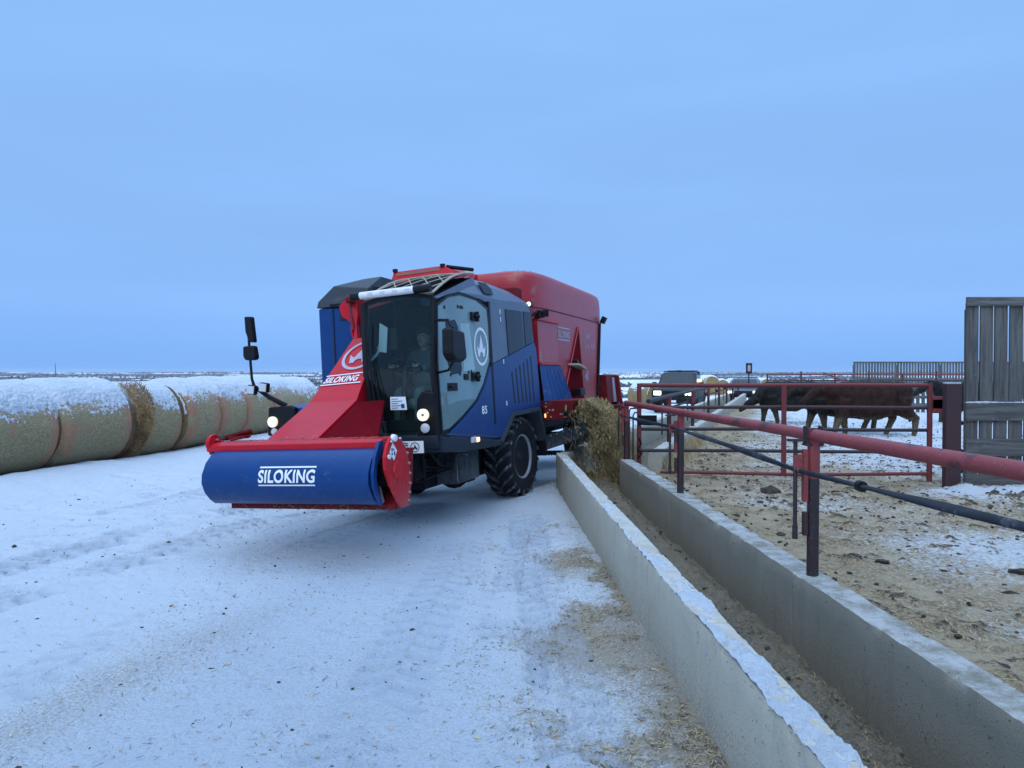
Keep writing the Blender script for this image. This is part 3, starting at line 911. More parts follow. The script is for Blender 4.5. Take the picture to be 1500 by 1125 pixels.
# ------------------------------------------------------------------ pipe fences along the bunks
def fence_x(y): return 1.925 - 0.032 * y          # line of the posts on the dark wall
def near_fence():
    o = thing('pipe_fence', 'nearest red pipe fence with dark posts, standing on the dark bunk wall', 'fence', (float(fence_x(4.44)), 4.44, 0.5))
    off = Vector(o.location)
    def b(mb, name, mat, smooth=True, bevel=0, parent=o):
        mb.v = [tuple(Vector(p) - off) for p in mb.v]
        return mb.build(name, mat, parent, smooth, bevel)
    def rz(y): return 1.345 - 0.0085 * (y - 2.7)
    pts = [(fence_x(y), y, rz(y)) for y in (0.6, 2.2, 3.6, 4.40)]
    b(MB().path(pts, 0.0375, 16), 'rail', m['redpipe'])
    pts = [(fence_x(y), y, rz(y)) for y in (4.48, 6, 7.5, 9, 10.46)]
    b(MB().path(pts, 0.0365, 16), 'rail', m['redpipe'])
    # saddle that joins the two rails on the nearest post
    y = 4.44
    x = fence_x(y)
    s = MB()
    s.bb(x - 0.05, x - 0.038, y - 0.03, y + 0.03, rz(y) - 0.05, rz(y) + 0.055)
    s.bb(x + 0.038, x + 0.05, y - 0.03, y + 0.03, rz(y) - 0.05, rz(y) + 0.055)
    s.bb(x - 0.055, x + 0.055, y - 0.03, y + 0.03, rz(y) - 0.062, rz(y) - 0.045)
    b(s, 'saddle', m['blackpipe'], False, 0.004)
    for yp in (1.45, 4.44, 7.5, 10.45):
        xp = fence_x(yp)
        t = rz(yp) - 0.034
        b(MB().tube((xp, yp, 0.46), (xp + 0.004, yp, t), 0.034, 16), 'post', m['blackpipe'] if yp < 10 else m['post'])
        b(MB().tube((xp + 0.003, yp, t - 0.22), (xp + 0.004, yp, t - 0.0), 0.0352, 16), 'painted_collar', m['redpipe'])
        # bracket, hanger rod and clamp holding the belt on the trough side
        s = MB()
        s.bb(xp - 0.115, xp - 0.030, yp - 0.012, yp + 0.012, t - 0.17, t - 0.08)
        s.bb(xp - 0.062, xp - 0.033, yp - 0.02, yp + 0.02, t - 0.36, t - 0.05)
        b(s, 'bracket', m['redpipe'], False, 0.004)
        s = MB()
        s.bb(xp - 0.060, xp - 0.032, yp - 0.018, yp + 0.018, t - 0.56, t - 0.42)
        b(s, 'lower_bracket', m['post'], False, 0.004)
        s = MB().tube((xp - 0.105, yp, t - 0.55), (xp - 0.105, yp, t + 0.0), 0.012, 10)
        s.bb(xp - 0.15, xp - 0.05, yp - 0.02, yp + 0.02, t - 0.002, t + 0.012)
        s.tube((xp - 0.105, yp, t - 0.58), (xp - 0.105, yp, t - 0.50), 0.017, 8)
        b(s, 'hanger_rod', m['blackpipe'])
    # twisted belting slung along the fence
    ys = np.concatenate([np.linspace(0.7, 4.44, 26), np.linspace(4.6, 10.4, 34)])
    pts = [(fence_x(yy) - 0.088, yy, float(np.interp(yy, (0.7, 2.57, 4.44, 5.7, 7.5, 9.0, 10.4), (1.228, 1.172, 1.120, 1.145, 1.158, 1.125, 1.118)))) for yy in ys]
    rr_ = [0.0205 + 0.003 * math.sin(i * 0.9) for i in range(len(pts))]
    b(MB().path(pts, rr_, 12, flat=0.62, twist=0.16), 'belt', m['cable'], 60)
    for yy in (3.75,):
        p = Vector(pts[int(np.argmin(np.abs(ys - yy)))])
        b(MB().tube(p + Vector((0, -0.02, 0)), p + Vector((0, 0.02, 0)), 0.0275, 10), 'belt_clip', m['black'])
near_fence()

def far_fence():
    pp = [(2.72, 13.0), (4.07, 16.9), (5.52, 21.1), (6.95, 25.2), (8.38, 29.3), (9.82, 33.4), (11.3, 37.5)]
    o = thing('pipe_fence', 'farther red pipe fence standing on the low bunk wall beyond the gate', 'fence', (2.72, 13.0, 0.5))
    off = Vector(o.location)
    def b(mb, name, mat, smooth=True):
        mb.v = [tuple(Vector(p) - off) for p in mb.v]
        return mb.build(name, mat, o, smooth)
    b(MB().path([(1.95, 10.75, 1.29), (2.72, 13.0, 1.30)] + [(x, y, 1.30 - 0.004 * k * k) for k, (x, y) in enumerate(pp)][1:], 0.034, 10), 'rail', m['blackpipe'])
    b(MB().path([(x - 0.1, y, 1.06 - 0.012 * (k % 2)) for k, (x, y) in enumerate(pp)], 0.022, 8), 'belt', m['cable'])
    for x, y in pp:
        b(MB().tube((x, y, 0.45), (x, y, 1.27), 0.036, 10), 'post', m['post'])
        b(MB().tube((x, y, 1.02), (x, y, 1.29), 0.040, 10), 'painted_collar', m['redpipe'])
        s = MB().tube((x - 0.12, y, 0.62), (x - 0.12, y, 1.22), 0.014, 8)
        s.bb(x - 0.13, x - 0.03, y - 0.02, y + 0.02, 1.04, 1.14)
        b(s, 'hanger_rod', m['blackpipe'])
far_fence()

# ------------------------------------------------------------------ gate, post and windbreak
def gate():
    o = thing('pipe_gate', 'wide red pipe gate with five rails standing across in front of the cattle', 'gate', (1.78, 10.62, 0.25))
    off = Vector(o.location)
    def b(mb, name, mat, smooth=True, bevel=0):
        mb.v = [tuple(Vector(p) - off) for p in mb.v]
        return mb.build(name, mat, o, smooth, bevel)
    x0, x1 = 1.80, 5.80
    Y = lambda x: 10.62 - 0.05 * (x - x0)
    tops = [1.525, 1.215, 0.905, 0.60, 0.285]
    for k, z in enumerate(tops):
        pts = [(x, Y(x), z + (0.012 if k == 4 else 0.004) * math.sin(x * 1.7 + k)) for x in np.linspace(x0 + 0.02 if k < 4 else x0 + 0.3, x1, 9)]
        b(MB().path(pts, 0.029 if k == 0 else 0.024, 12), 'rail', (m['gatepipe'], m['post'], m['blackpipe'], m['blackpipe'], m['gatepipe'])[k])
    b(MB().tube((x0, Y(x0), 0.20), (x0, Y(x0), 1.55), 0.032, 14), 'end_post', m['gatepipe'])
    b(MB().tube((x1, Y(x1), 0.20), (x1, Y(x1), 1.56), 0.036, 14), 'end_post', m['gatepipe'])
    xm = 3.80
    b(MB().bb(xm - 0.036, xm + 0.036, Y(xm) - 0.040, Y(xm) - 0.026, 0.27, 1.52), 'upright', m['gatepipe'], False, 0.004)
    s = MB()
    for z in (1.36, 1.40, 1.30):
        s.bb(x1 + 0.03, x1 + 0.20, Y(x1) - 0.03, Y(x1) + 0.03, z - 0.16, z - 0.03)
    b(s, 'hinge', m['redpipe'], False, 0.003)
    s = MB()
    s.bb(x0 - 0.02, x0 + 0.24, Y(x0) - 0.055, Y(x0) - 0.033, 0.96, 1.10)
    b(s, 'latch', m['under'])
    s = MB()
    s.path([(x0 - 0.02, Y(x0) - 0.05, 0.5), (x0 + 0.03, Y(x0) - 0.06, 0.56), (x0 - 0.03, Y(x0) - 0.06, 0.62), (x0 + 0.02, Y(x0) - 0.06, 0.70), (x0 - 0.01, Y(x0) - 0.055, 0.78)], 0.014, 6)
    b(s, 'latch_chain', m['under'])
gate()

def man_gate():
    """little hooped end piece between the last bunk post and the gate"""
    o = thing('pipe_hoop', 'narrow hoop of thin dark pipe between the last bunk post and the gate', 'fence piece', (1.66, 10.5, 0.4))
    off = Vector(o.location)
    for dx, z0, z1 in ((0.0, 0.42, 1.20), (0.055, 0.45, 1.14)):
        s = MB().path([Vector((1.64 + dx, 10.5, z0)) - off, Vector((1.64 + dx, 10.5, z1 - 0.04)) - off, Vector((1.66 + dx, 10.5, z1)) - off, Vector((1.75, 10.55, z1)) - off], 0.011, 8)
        s.path([Vector((1.64 + dx, 10.5, z0)) - off, Vector((1.68 + dx, 10.52, z0 - 0.01)) - off, Vector((1.77, 10.58, z0)) - off], 0.011, 8)
        s.build('hoop_bar', m['blackpipe'], o, True)
man_gate()

o = thing('corner_post', 'thick maroon steel post with a snowy top, between the gate and the wooden windbreak', 'post', (5.95, 10.15, 0.02))
MB().bb(-0.105, 0.105, -0.05, 0.05, -0.2, 1.53).build('steel_tube', m['post'], o, False, 0.012)
MB().bb(-0.10, 0.10, -0.045, 0.045, 1.531, 1.548).build('snow_cover', m['snow_clean'], o, False, 0.006)
s = MB()
for z in (0.35, 0.62, 1.0, 1.25):
    s.tube((0.105, -0.01, z), (0.135, -0.01, z), 0.03, 8)
s.build('bolt', m['under'], o, True)

def windbreak():
    o = thing('windbreak_fence', 'tall grey board windbreak at the right edge, boards spaced with sky between', 'windbreak', (6.42, 10.62, 0.0))
    r = random.Random(4)
    x = 0.0
    meshes = []
    for k in range(14):
        w = 0.178 + r.uniform(-0.008, 0.01)
        s = MB()
        z1 = 2.70 + r.uniform(-0.02, 0.01)
        a, c = r.uniform(-0.006, 0.006), r.uniform(-0.004, 0.004)
        s.prism([(x, 0.0, -0.12), (x + w, 0.0, -0.12), (x + w + a, c, z1), (x + a, c, z1)], (0, 0.032, 0))
        s.build('board', m['wood'], o, False, 0.004)
        x += w + 0.034 + r.uniform(-0.008, 0.008)
    L = x
    for z0, z1, y0, nm in ((2.64, 2.765, -0.043, 'cap_plank'), (1.02, 1.275, -0.046, 'plank'), (0.52, 0.765, -0.046, 'plank'), (0.10, 0.265, -0.046, 'plank')):
        MB().prism([(-0.015, y0, z0), (L, y0, z0 + 0.01), (L, y0, z1 + 0.012), (-0.015, y0, z1)], (0, 0.042, 0)).build(nm, m['plank'], o, False, 0.005)
    s = MB()
    for q in np.arange(0, L, 0.11):
        s.ell((q + 0.05, -0.028, 1.280), (0.075, 0.022, 0.014 + 0.006 * math.sin(q * 9)), 8, 5)
    s.build('snow_cover', m['snow_clean'], o, True)
    for q in (0.05, 2.4):
        MB().bb(q, q + 0.1, 0.036, 0.14, -0.2, 2.60).build('support_post', m['wood'], o, False, 0.006)
windbreak()

def far_windbreak():
    o = thing('windbreak_fence', 'long far grey slat windbreak on the horizon, left of the tall boards', 'windbreak', (27.3, 60.0, -0.15))
    W = 0.15
    nb = 62
    me = None
    for k in range(nb):
        s = MB()
        s.bb(0, W, 0, 0.04, 0.1, 2.66)
        if me is None: me = s.mesh('board'); me.materials.append(m['wood'])
        b = link('board', me, None, o)
        b.location = (k * 0.232, random.uniform(-0.01, 0.01), random.uniform(-0.02, 0.02))
    L = nb * 0.232
    for z, h in ((2.62, 0.12), (1.25, 0.16), (0.75, 0.14), (0.3, 0.16)):
        MB().bb(-0.05, L, -0.06, -0.005, z, z + h).build('plank', m['plank'], o)
    for q in np.arange(0, L, 3.4):
        MB().bb(q, q + 0.16, 0.05, 0.2, -0.2, 2.5).build('support_post', m['wood'], o)
far_windbreak()

def plank_fence():
    o = thing('plank_fence', 'low weathered plank fence far behind the cattle, right of the gate', 'fence', (16.6, 33.0, -0.1))
    L = 9.0
    for z, h in ((0.98, 0.17), (0.66, 0.14), (0.30, 0.16)):
        MB().bb(0, L, -0.03, 0.0, z, z + h).build('plank', m['plank'], o)
    me = None
    for k in range(38):
        if me is None:
            me = MB().bb(0, 0.15, 0.004, 0.03, 0.05, 1.1).mesh('board'); me.materials.append(m['wood'])
        b = link('board', me, None, o); b.location = (k * 0.235, 0, random.uniform(-0.03, 0.02))
    for q in np.arange(0, L, 2.2):
        MB().tube((q, 0.1, -0.2), (q, 0.1, 1.28), 0.09, 8).build('post', m['wood'], o, True)
plank_fence()

def corral():
    o = thing('corral_fence', 'thin rusty pipe corral rails far off above the backs of the cattle', 'fence', (17.0, 50.0, -0.15))
    L = 13.5
    for z in (1.75, 1.35, 1.0, 0.6):
        MB().path([(x, 0.04 * math.sin(x), z + 0.02 * math.sin(x * 0.8 + z)) for x in np.linspace(0, L, 12)], 0.045, 8).build('rail', m['gatepipe'] if z > 1.5 else m['blackpipe'], o, True)
    for q in np.arange(0, L + 0.1, 2.25):
        MB().tube((q, 0, -0.2), (q, 0, 1.95 if int(q / 2.25) % 2 else 1.8), 0.055, 8).build('post', m['post'], o, True)
    MB().path([(3.6, -0.3, 1.85), (4.4, -0.3, 1.55), (5.1, -0.3, 1.2)], 0.14, 8, flat=0.4).build('brace', m['redpipe'], o, True)
corral()

# ------------------------------------------------------------------ number sign beyond the bunk
def text_mesh(body, bold=0.02, shear=0.0):
    cu = bpy.data.curves.new('lettering', 'FONT')
    cu.body = body
    cu.size = 1
    cu.offset = bold
    cu.shear = shear
    cu.space_character = 1.08
    ob = bpy.data.objects.new('lettering', cu)
    C.objects.link(ob)
    dg = bpy.context.evaluated_depsgraph_get()
    me = bpy.data.meshes.new_from_object(ob.evaluated_get(dg))
    bpy.data.objects.remove(ob)
    bpy.data.curves.remove(cu)
    return me

def lettering(body, o_, ux, uy, w, h, mat, parent, bold=0.03, shear=0.0, curve=None, name='lettering', cuts=0):
    """flat print: text fitted to w x h, lower left corner at o_, along ux / uy"""
    me = text_mesh(body, bold, shear)
    if cuts:
        bm = bmesh.new(); bm.from_mesh(me)
        ys_ = [v.co.y for v in bm.verts]
        for k in range(1, cuts):
            bmesh.ops.bisect_plane(bm, geom=bm.verts[:] + bm.edges[:] + bm.faces[:], plane_co=(0, min(ys_) + (max(ys_) - min(ys_)) * k / cuts, 0), plane_no=(0, 1, 0))
        bm.to_mesh(me); bm.free()
    n = len(me.vertices)
    co = np.empty(n * 3, np.float32)
    me.vertices.foreach_get('co', co)
    co = co.reshape(-1, 3)
    lo, hi = co[:, :2].min(0), co[:, :2].max(0)
    q = (co[:, :2] - lo) / (hi - lo) * np.array([w, h])
    o_, ux, uy = np.array(o_, float), np.array(ux, float), np.array(uy, float)
    if curve is None:
        out = o_ + q[:, :1] * ux + q[:, 1:2] * uy
    else:
        out = np.array([curve(a, b_) for a, b_ in q])
    me.vertices.foreach_set('co', np.ascontiguousarray(out, dtype=np.float32).ravel())
    me.materials.clear()
    me.update()
    return link(name, me, mat, parent)

o = thing('number_sign', 'small black number sign on a thin pole standing up beyond the bunk', 'sign', (14.19, 45.0, -0.3))
MB().tube((0, 0, 0), (0, 0, 2.3), 0.035, 8).build('pole', m['black'], o, True)
MB().bb(-0.19, 0.19, -0.05, -0.01, 1.95, 2.58).build('sign_board', m['ink'], o, False, 0.03)
lettering('8', (-0.09, -0.056, 2.08), (1, 0, 0), (0, 0, 1), 0.18, 0.38, M('pink_print', (0.6, 0.45, 0.47), 0.5), o, 0.03)

# radio mast on the left horizon
o = thing('radio_mast', 'tiny thin radio mast on the left horizon above the hay bales', 'mast', (-1520, 2500, -12))
for a in range(3):
    c_, s_ = math.cos(a * 2.094), math.sin(a * 2.094)
    MB().tube((1.1 * c_, 1.1 * s_, 0), (0.4 * c_, 0.4 * s_, 46), 0.35, 5).build('leg', m['under'], o)
s = MB()
for z in range(2, 46, 4):
    r_ = 1.1 - 0.7 * z / 46
    for a in range(3):
        s.tube((r_ * math.cos(a * 2.094), r_ * math.sin(a * 2.094), z), (r_ * math.cos((a + 1) * 2.094), r_ * math.sin((a + 1) * 2.094), z + 3), 0.15, 4)
s.build('bracing', m['under'], o)

# far round bales beyond the parked vehicles
fb = (('far hay bale with round tan end, left of the headlamps of the pickup', 946, 579, 40, 0.62, 0.75),
      ('far snow capped hay bale just right of the cab of the pickup', 1036, 562, 60, 0.3, 0.8),
      ('far tan hay bale left of the number sign pole', 1074, 566, 66, 0.2, 0.8),
      ('far tan hay bale right of the number sign pole, beside the parked car roof', 1117, 565, 66, 0.2, 0.8),
      ('far hay bale low behind the pickup, right of its windscreen', 1052, 566, 63, 0.3, 0.75))
for lab, u, v, Y, rot, rad_ in fb:
    bale('hay_bale', lab, ((u - 750) / 1100 * Y, Y, 1.7 - (v - 546) / 1100 * Y - rad_ - (0.1 if Y > 50 else 0)), rot, 1.4, rad_, 40 + u % 17, 'far bales beyond the vehicles', 0.55, bare_end=1.0, simple=True)

# ------------------------------------------------------------------ vehicles in the distance
m['carpaint'] = M('dark_green_car_paint', (0.012, 0.020, 0.020), 0.4, var=0.1, dirt=(0.2, 0.2, 0.2), damt=0.08, coat=0.0, spec=0.35)
m['carpaint2'] = M('silver_grey_car_paint', (0.10, 0.13, 0.16), 0.3, 0.3, var=0.1, dirt=(0.3, 0.3, 0.3), damt=0.15, coat=0.5)
def pickup(name, label, loc, rotz, paint, lamp, tall=True, left_only=False):
    """front faces local -y; origin on the ground under the middle"""
    o = thing(name, label, 'pickup' if tall else 'car', loc, (0, 0, rotz))
    H = 1.0 if tall else 0.82
    w = 0.98
    def ring(y, z0, z1, hw, ch=0.08):
        return [(-hw + ch, y, z0), (hw - ch, y, z0), (hw, y, z0 + ch), (hw, y, z1 - ch), (hw - ch, y, z1), (-hw + ch, y, z1), (-hw, y, z1 - ch), (-hw, y, z0 + ch)]
    s = MB()
    s.loft([ring(-2.55, 0.55, 1.00 * H, w * 0.9), ring(-2.45, 0.45, 1.12 * H, w), ring(-1.2, 0.42, 1.22 * H, w), ring(2.4, 0.45, 1.22 * H, w), ring(2.5, 0.5, 1.15 * H, w * 0.97)])
    s.build('body', paint, o, True, 0.02)
    cab_ = MB()
    cab_.loft([ring(-1.25, 1.18 * H, 1.28 * H, w * 0.94, 0.04), ring(-0.62, 1.18 * H, 1.86 * H, w * 0.80, 0.08), ring(0.6, 1.18 * H, 1.90 * H, w * 0.80, 0.08), ring(1.15, 1.18 * H, 1.80 * H, w * 0.78, 0.08)])
    cab_.build('cab', paint, o, True, 0.01)
    a, b_ = Vector((0, -1.27, 1.27 * H)), Vector((0, -0.66, 1.82 * H))
    nrm = (b_ - a).cross(Vector((1, 0, 0))).normalized()
    if nrm.y > 0: nrm = -nrm
    MB().prism([Vector((-0.80, a.y, a.z)) + nrm * 0.015, Vector((0.80, a.y, a.z)) + nrm * 0.015, Vector((0.66, b_.y, b_.z)) + nrm * 0.015, Vector((-0.66, b_.y, b_.z)) + nrm * 0.015], nrm * 0.01).build('windscreen', m['carglass'], o)
    for sg in (-1, 1):
        MB().prism([(sg * 0.87, -1.0, 1.26 * H), (sg * 0.87, 0.95, 1.26 * H), (sg * 0.80, 0.95, 1.74 * H), (sg * 0.80, -0.6, 1.76 * H)], (sg * 0.03, 0, 0)).build('side_window', m['carglass'], o)
        MB().box((sg * 1.09, -0.95, 1.33 * H), (0.2, 0.1, 0.18)).build('wing_mirror', m['black'], o, False, 0.02)
        lx = sg * 0.70
        MB().bb(lx - 0.17, lx + 0.17, -2.58, -2.45, 0.84 * H, 1.03 * H).build('headlight', m[lamp] if not (left_only and sg > 0) else m['lensclear'], o, False, 0.03)
        MB().bb(lx - 0.06, lx + 0.06, -2.66, -2.6, 0.56, 0.63).build('fog_lamp', m['lit_warm'] if tall and sg > 0 else m['lensclear'], o, False, 0.01)
        for yw in (-1.65, 1.6):
            wh = MB().lathe([(0.20, -0.12), (0.36, -0.13), (0.40, -0.08), (0.40, 0.08), (0.36, 0.13), (0.20, 0.12)], (sg * 0.86, yw, 0.40), (1, 0, 0), 20).build('wheel', m['rubber'], o, True)
            MB().lathe([(0.02, -0.1), (0.21, -0.1), (0.21, 0.1), (0.02, 0.1)], (sg * 0.86, yw, 0.40), (1, 0, 0), 16).build('rim', m['rim'], wh, True)
    g = MB()
    for k in range(4):
        g.bb(-0.50, 0.50, -2.585, -2.55, (0.78 + 0.07 * k) * H, (0.82 + 0.07 * k) * H)
    g.build('grille', m['black'], o)
    MB().bb(-0.98, 0.98, -2.68, -2.45, 0.46, 0.70).build('bumper', m['under'], o, False, 0.03)
    MB().bb(-0.16, 0.16, -2.695, -2.682, 0.52, 0.62).build('number_plate', m['white'], o)
    if tall:
        s = MB()
        s.tube((-0.72, -0.5, 1.92), (0.72, -0.5, 1.92), 0.025, 6)
        s.tube((-0.72, 0.9, 1.95), (0.72, 0.9, 1.95), 0.025, 6)
        s.build('roof_rack', m['black'], o, True)
        MB().bb(-0.1, 0.12, -0.6, -0.3, 1.90, 1.98).build('beacon', m['black'], o, False, 0.02)
        MB().bb(0.86, 1.04, -0.55, -0.35, 1.42, 1.56).build('marker_lamp', m['lit_amber'], o, False, 0.02)
        s = MB()
        s.bb(-0.78, 0.78, 1.2, 1.26, 1.2, 1.92)
        s.build('headboard', m['black'], o)
    return o
pickup('parked_pickup', 'dark pickup with both headlights lit, parked facing the yard beyond the gate', (8.15, 36.35, -0.16), R(-20), m['carpaint'], 'lit_warm')
pickup('parked_car', 'low grey car with one white headlight, parked behind the farther fence near the number sign', (14.3, 46.0, -0.2), R(-20), m['carpaint2'], 'lit', tall=False)

# ------------------------------------------------------------------ cattle
def bake_remesh(mb, name, voxel, smooth_it=8):
    me = mb.mesh(name + '_raw', False, True, False)
    ob = bpy.data.objects.new(name, me)
    C.objects.link(ob)
    r = ob.modifiers.new('r', 'REMESH'); r.mode = 'VOXEL'; r.voxel_size = voxel; r.use_smooth_shade = True
    s_ = ob.modifiers.new('s', 'SMOOTH'); s_.iterations = smooth_it; s_.factor = 0.5
    dg = bpy.context.evaluated_depsgraph_get()
    out = bpy.data.meshes.new_from_object(ob.evaluated_get(dg))
    out.name = name
    bpy.data.objects.remove(ob)
    out.polygons.foreach_set('use_smooth', [True] * len(out.polygons))
    return out

def coat(name, base, mud):
    t = NT(name)
    c = t.mix(t.ramp(t.noise(6, 7, 0.72), 0.3, 0.7), mul(base, 0.35), mul(base, 1.8))
    sp = t.n('ShaderNodeSeparateXYZ'); t.l(t.tc, sp.inputs[0])
    low = t.ramp(sp.outputs[2], 0.85, 0.25)                 # mud splashed up the legs and belly
    rear = t.math('MULTIPLY', t.ramp(sp.outputs[1], 0.45, 0.95), 0.55)
    f = t.math('ADD', t.math('MAXIMUM', low, rear), t.math('MULTIPLY', t.math('SUBTRACT', t.noise(11, 6, 0.75), 0.5), 1.5))
    c = t.mix(t.ramp(f, 0.55, 1.0, 0, mud), c, t.mix(t.noise(20, 4), (0.11, 0.085, 0.045), (0.26, 0.205, 0.115)))
    fr = t.ramp(t.noise(30, 6, 0.75), 0.62, 0.75)
    c = t.mix(t.math('MULTIPLY', fr, 0.10), c, (0.4, 0.4, 0.42))
    t.set(Base_Color=c, Roughness=0.8, Specular_IOR_Level=0.25, Normal=t.bump(t.noise(45, 5, 0.7, stretch=(1, 1, 0.4)), 0.02))
    return t.m
m['coat_black'] = coat('black_winter_coat', (0.012, 0.011, 0.011), 0.25)
m['coat_brown'] = coat('dark_red_brown_coat', (0.026, 0.009, 0.006), 0.62)
m['coat_dark'] = coat('blackish_brown_coat', (0.015, 0.010, 0.008), 0.45)

def cow(label, loc, rotz, mat, head=(0.0, -1.62, 0.80), legs=((-0.16, 0.1), (0.16, -0.22), (-0.17, -0.12), (0.17, 0.2)), scale=1.0):
    """faces local -y.  legs: (x, stride) for front right, front left, rear right, rear left"""
    o = thing('cow', label, 'cow', loc, (0, 0, rotz))
    o.scale = (scale,) * 3
    s = MB()
    spine = [(-0.94, 0.96, 0.15, 0.27), (-0.78, 0.93, 0.24, 0.38), (-0.52, 0.89, 0.31, 0.455), (-0.15, 0.86, 0.37, 0.48), (0.25, 0.86, 0.39, 0.48), (0.60, 0.92, 0.34, 0.42), (0.85, 1.0, 0.29, 0.34), (1.00, 1.03, 0.23, 0.28), (1.10, 1.04, 0.14, 0.17)]
    rings = []
    for y, z, hw, hh in spine:
        r_ = []
        for k in range(18):
            a = 2 * math.pi * k / 18
            cx, cz = math.cos(a), math.sin(a)
            r_.append((hw * math.copysign(abs(cx) ** 0.85, cx), y, z + hh * math.copysign(abs(cz) ** 0.8, cz)))
        rings.append(r_)
    s.loft(rings)
    H = Vector(head)
    base = Vector((0, -0.80, 1.05))
    mid = base.lerp(H + Vector((0, 0.42, 0.12)), 0.55) + Vector((0, 0, 0.04))
    poll = H + Vector((0, 0.34, 0.12))
    s.path([Vector((0, -0.55, 1.02)), base, mid, poll], [0.30, 0.25, 0.19, 0.145], 14)
    s.path([Vector((0, -0.72, 0.74)), Vector((0, -0.93, 0.76)), mid - Vector((0, 0, 0.12))], [0.16, 0.13, 0.09], 10)     # brisket
    muz = H + Vector((0, -0.06, -0.16))
    s.path([poll, poll.lerp(muz, 0.35), poll.lerp(muz, 0.75), muz], [0.135, 0.125, 0.092, 0.075], 14)
    s.ell(muz + Vector((0, -0.02, -0.01)), (0.085, 0.07, 0.075), 12, 8)
    for i, (x, st) in enumerate(legs):
        if i < 2:
            top, kn, fe = Vector((x, -0.66, 0.80)), Vector((x, -0.66 - st * 0.62, 0.40)), Vector((x, -0.66 - st, 0.09))
            s.path([top + Vector((0, 0, 0.1)), top.lerp(kn, 0.5), kn, kn.lerp(fe, 0.6), fe], [0.20, 0.165, 0.105, 0.075, 0.072], 10)
        else:
            top, stf, hk, fe = Vector((x, 0.76, 0.95)), Vector((x * 1.1, 0.66 - st * 0.25, 0.66)), Vector((x, 0.90 - st * 0.75, 0.43)), Vector((x, 0.80 - st, 0.09))
            s.path([top, stf, stf.lerp(hk, 0.55), hk, hk.lerp(fe, 0.5), fe], [0.28, 0.24, 0.155, 0.10, 0.075, 0.072], 10)
        s.path([fe + Vector((0, 0, 0.03)), fe + Vector((0, -0.025, -0.09))], [0.055, 0.068], 8)
    s.path([(0, 1.02, 1.18), (0, 1.09, 1.08), (0, 1.10, 0.80), (0.01, 1.07, 0.52)], [0.05, 0.035, 0.026, 0.03], 8)
    s.ell((0, 1.07, 0.44), (0.045, 0.045, 0.13), 8, 6)
    for sg in (-1, 1):
        M_ = Matrix.Rotation(sg * 0.45, 3, 'Y') @ Matrix.Rotation(0.2, 3, 'X')
        s.ell(poll + Vector((sg * 0.20, 0.02, 0.03)), (0.13, 0.03, 0.06), 10, 6, M_)
    me = bake_remesh(s, 'body', 0.022, 5)
    co = np.empty(len(me.vertices) * 3, np.float32); me.vertices.foreach_get('co', co); co = co.reshape(-1, 3)
    no = np.empty(len(me.vertices) * 3, np.float32); me.vertices.foreach_get('normal', no); no = no.reshape(-1, 3)
    sd = int(abs(loc[0] * 31 + loc[1] * 7)) % 97                      # shaggy winter coat
    d_ = 0.05 * (fbm(co[:, 1] * 4 + co[:, 0] * 2, co[:, 2] * 3, sd, 3) - 0.5) + 0.035 * (fbm(co[:, 1] * 22 + co[:, 0] * 9, co[:, 2] * 9, sd + 1, 3, 0.6) - 0.5)
    co = co + no * (d_ * sstep(0.15, 0.6, co[:, 2]))[:, None].astype(np.float32)
    me.vertices.foreach_set('co', np.ascontiguousarray(co, dtype=np.float32).ravel()); me.update()
    link('body', me, mat, o)
    for sg in (-1, 1):
        MB().ell(poll.lerp(muz, 0.42) + Vector((sg * 0.112, -0.01, 0.035)), (0.016, 0.02, 0.02), 8, 6).build('eye', m['black'], o, True)
    return o
def ground_pen(x, y): return float(pen_z(x, y)) - 0.01
cow('black cow with lowered head at the left, behind the gate', (8.75, 23.8, ground_pen(8.75, 23.8)), R(-80), m['coat_black'], head=(0.05, -1.55, 0.62))
cow('reddish brown cow with muddy tan legs, rump nearest the square post', (9.15, 19.3, ground_pen(9.15, 19.3)), R(-88), m['coat_brown'], head=(0.0, -1.60, 1.0), legs=((-0.16, -0.18), (0.16, 0.26), (-0.17, 0.22), (0.17, -0.30)), scale=1.03)
cow('blackish brown cow half hidden behind the reddish brown cow', (9.05, 20.6, ground_pen(9.05, 20.6)), R(-86), m['coat_dark'], head=(0.0, -1.66, 0.98), legs=((-0.16, 0.22), (0.16, -0.1), (-0.17, -0.2), (0.17, 0.28)), scale=1.0)
cow('black cow whose head shows between the gate end and the square post', (14.75, 24.3, ground_pen(14.75, 24.3)), R(-92), m['coat_black'], head=(0.0, -1.62, 1.12))

# ------------------------------------------------------------------ the feed mixing truck (local axes: x to its left side, y rearward, z up)
T = thing('feed_mixer_truck', 'red and blue self propelled feed mixer truck unloading feed into the concrete bunk', 'feed truck', TRUCK_O)
T.rotation_mode = 'XYZ'
T.rotation_euler = (Matrix.Rotation(HEAD, 3, 'Z') @ Matrix.Rotation(ROLL, 3, 'Y')).to_euler('XYZ')

def part(mb, name, mat, parent=None, smooth=False, bevel=0.0, label=None):
    ob = mb.build(name, m[mat] if isinstance(mat, str) else mat, parent or T, smooth, bevel)
    if label: ob['label'] = label
    return ob

def plane_poly(pts2, o_, ux, uy, t=0.003):
    o_, ux, uy = Vector(o_), Vector(ux), Vector(uy)
    n = ux.cross(uy).normalized()
    return MB().prism([o_ + ux * a + uy * b for a, b in pts2], n * t)

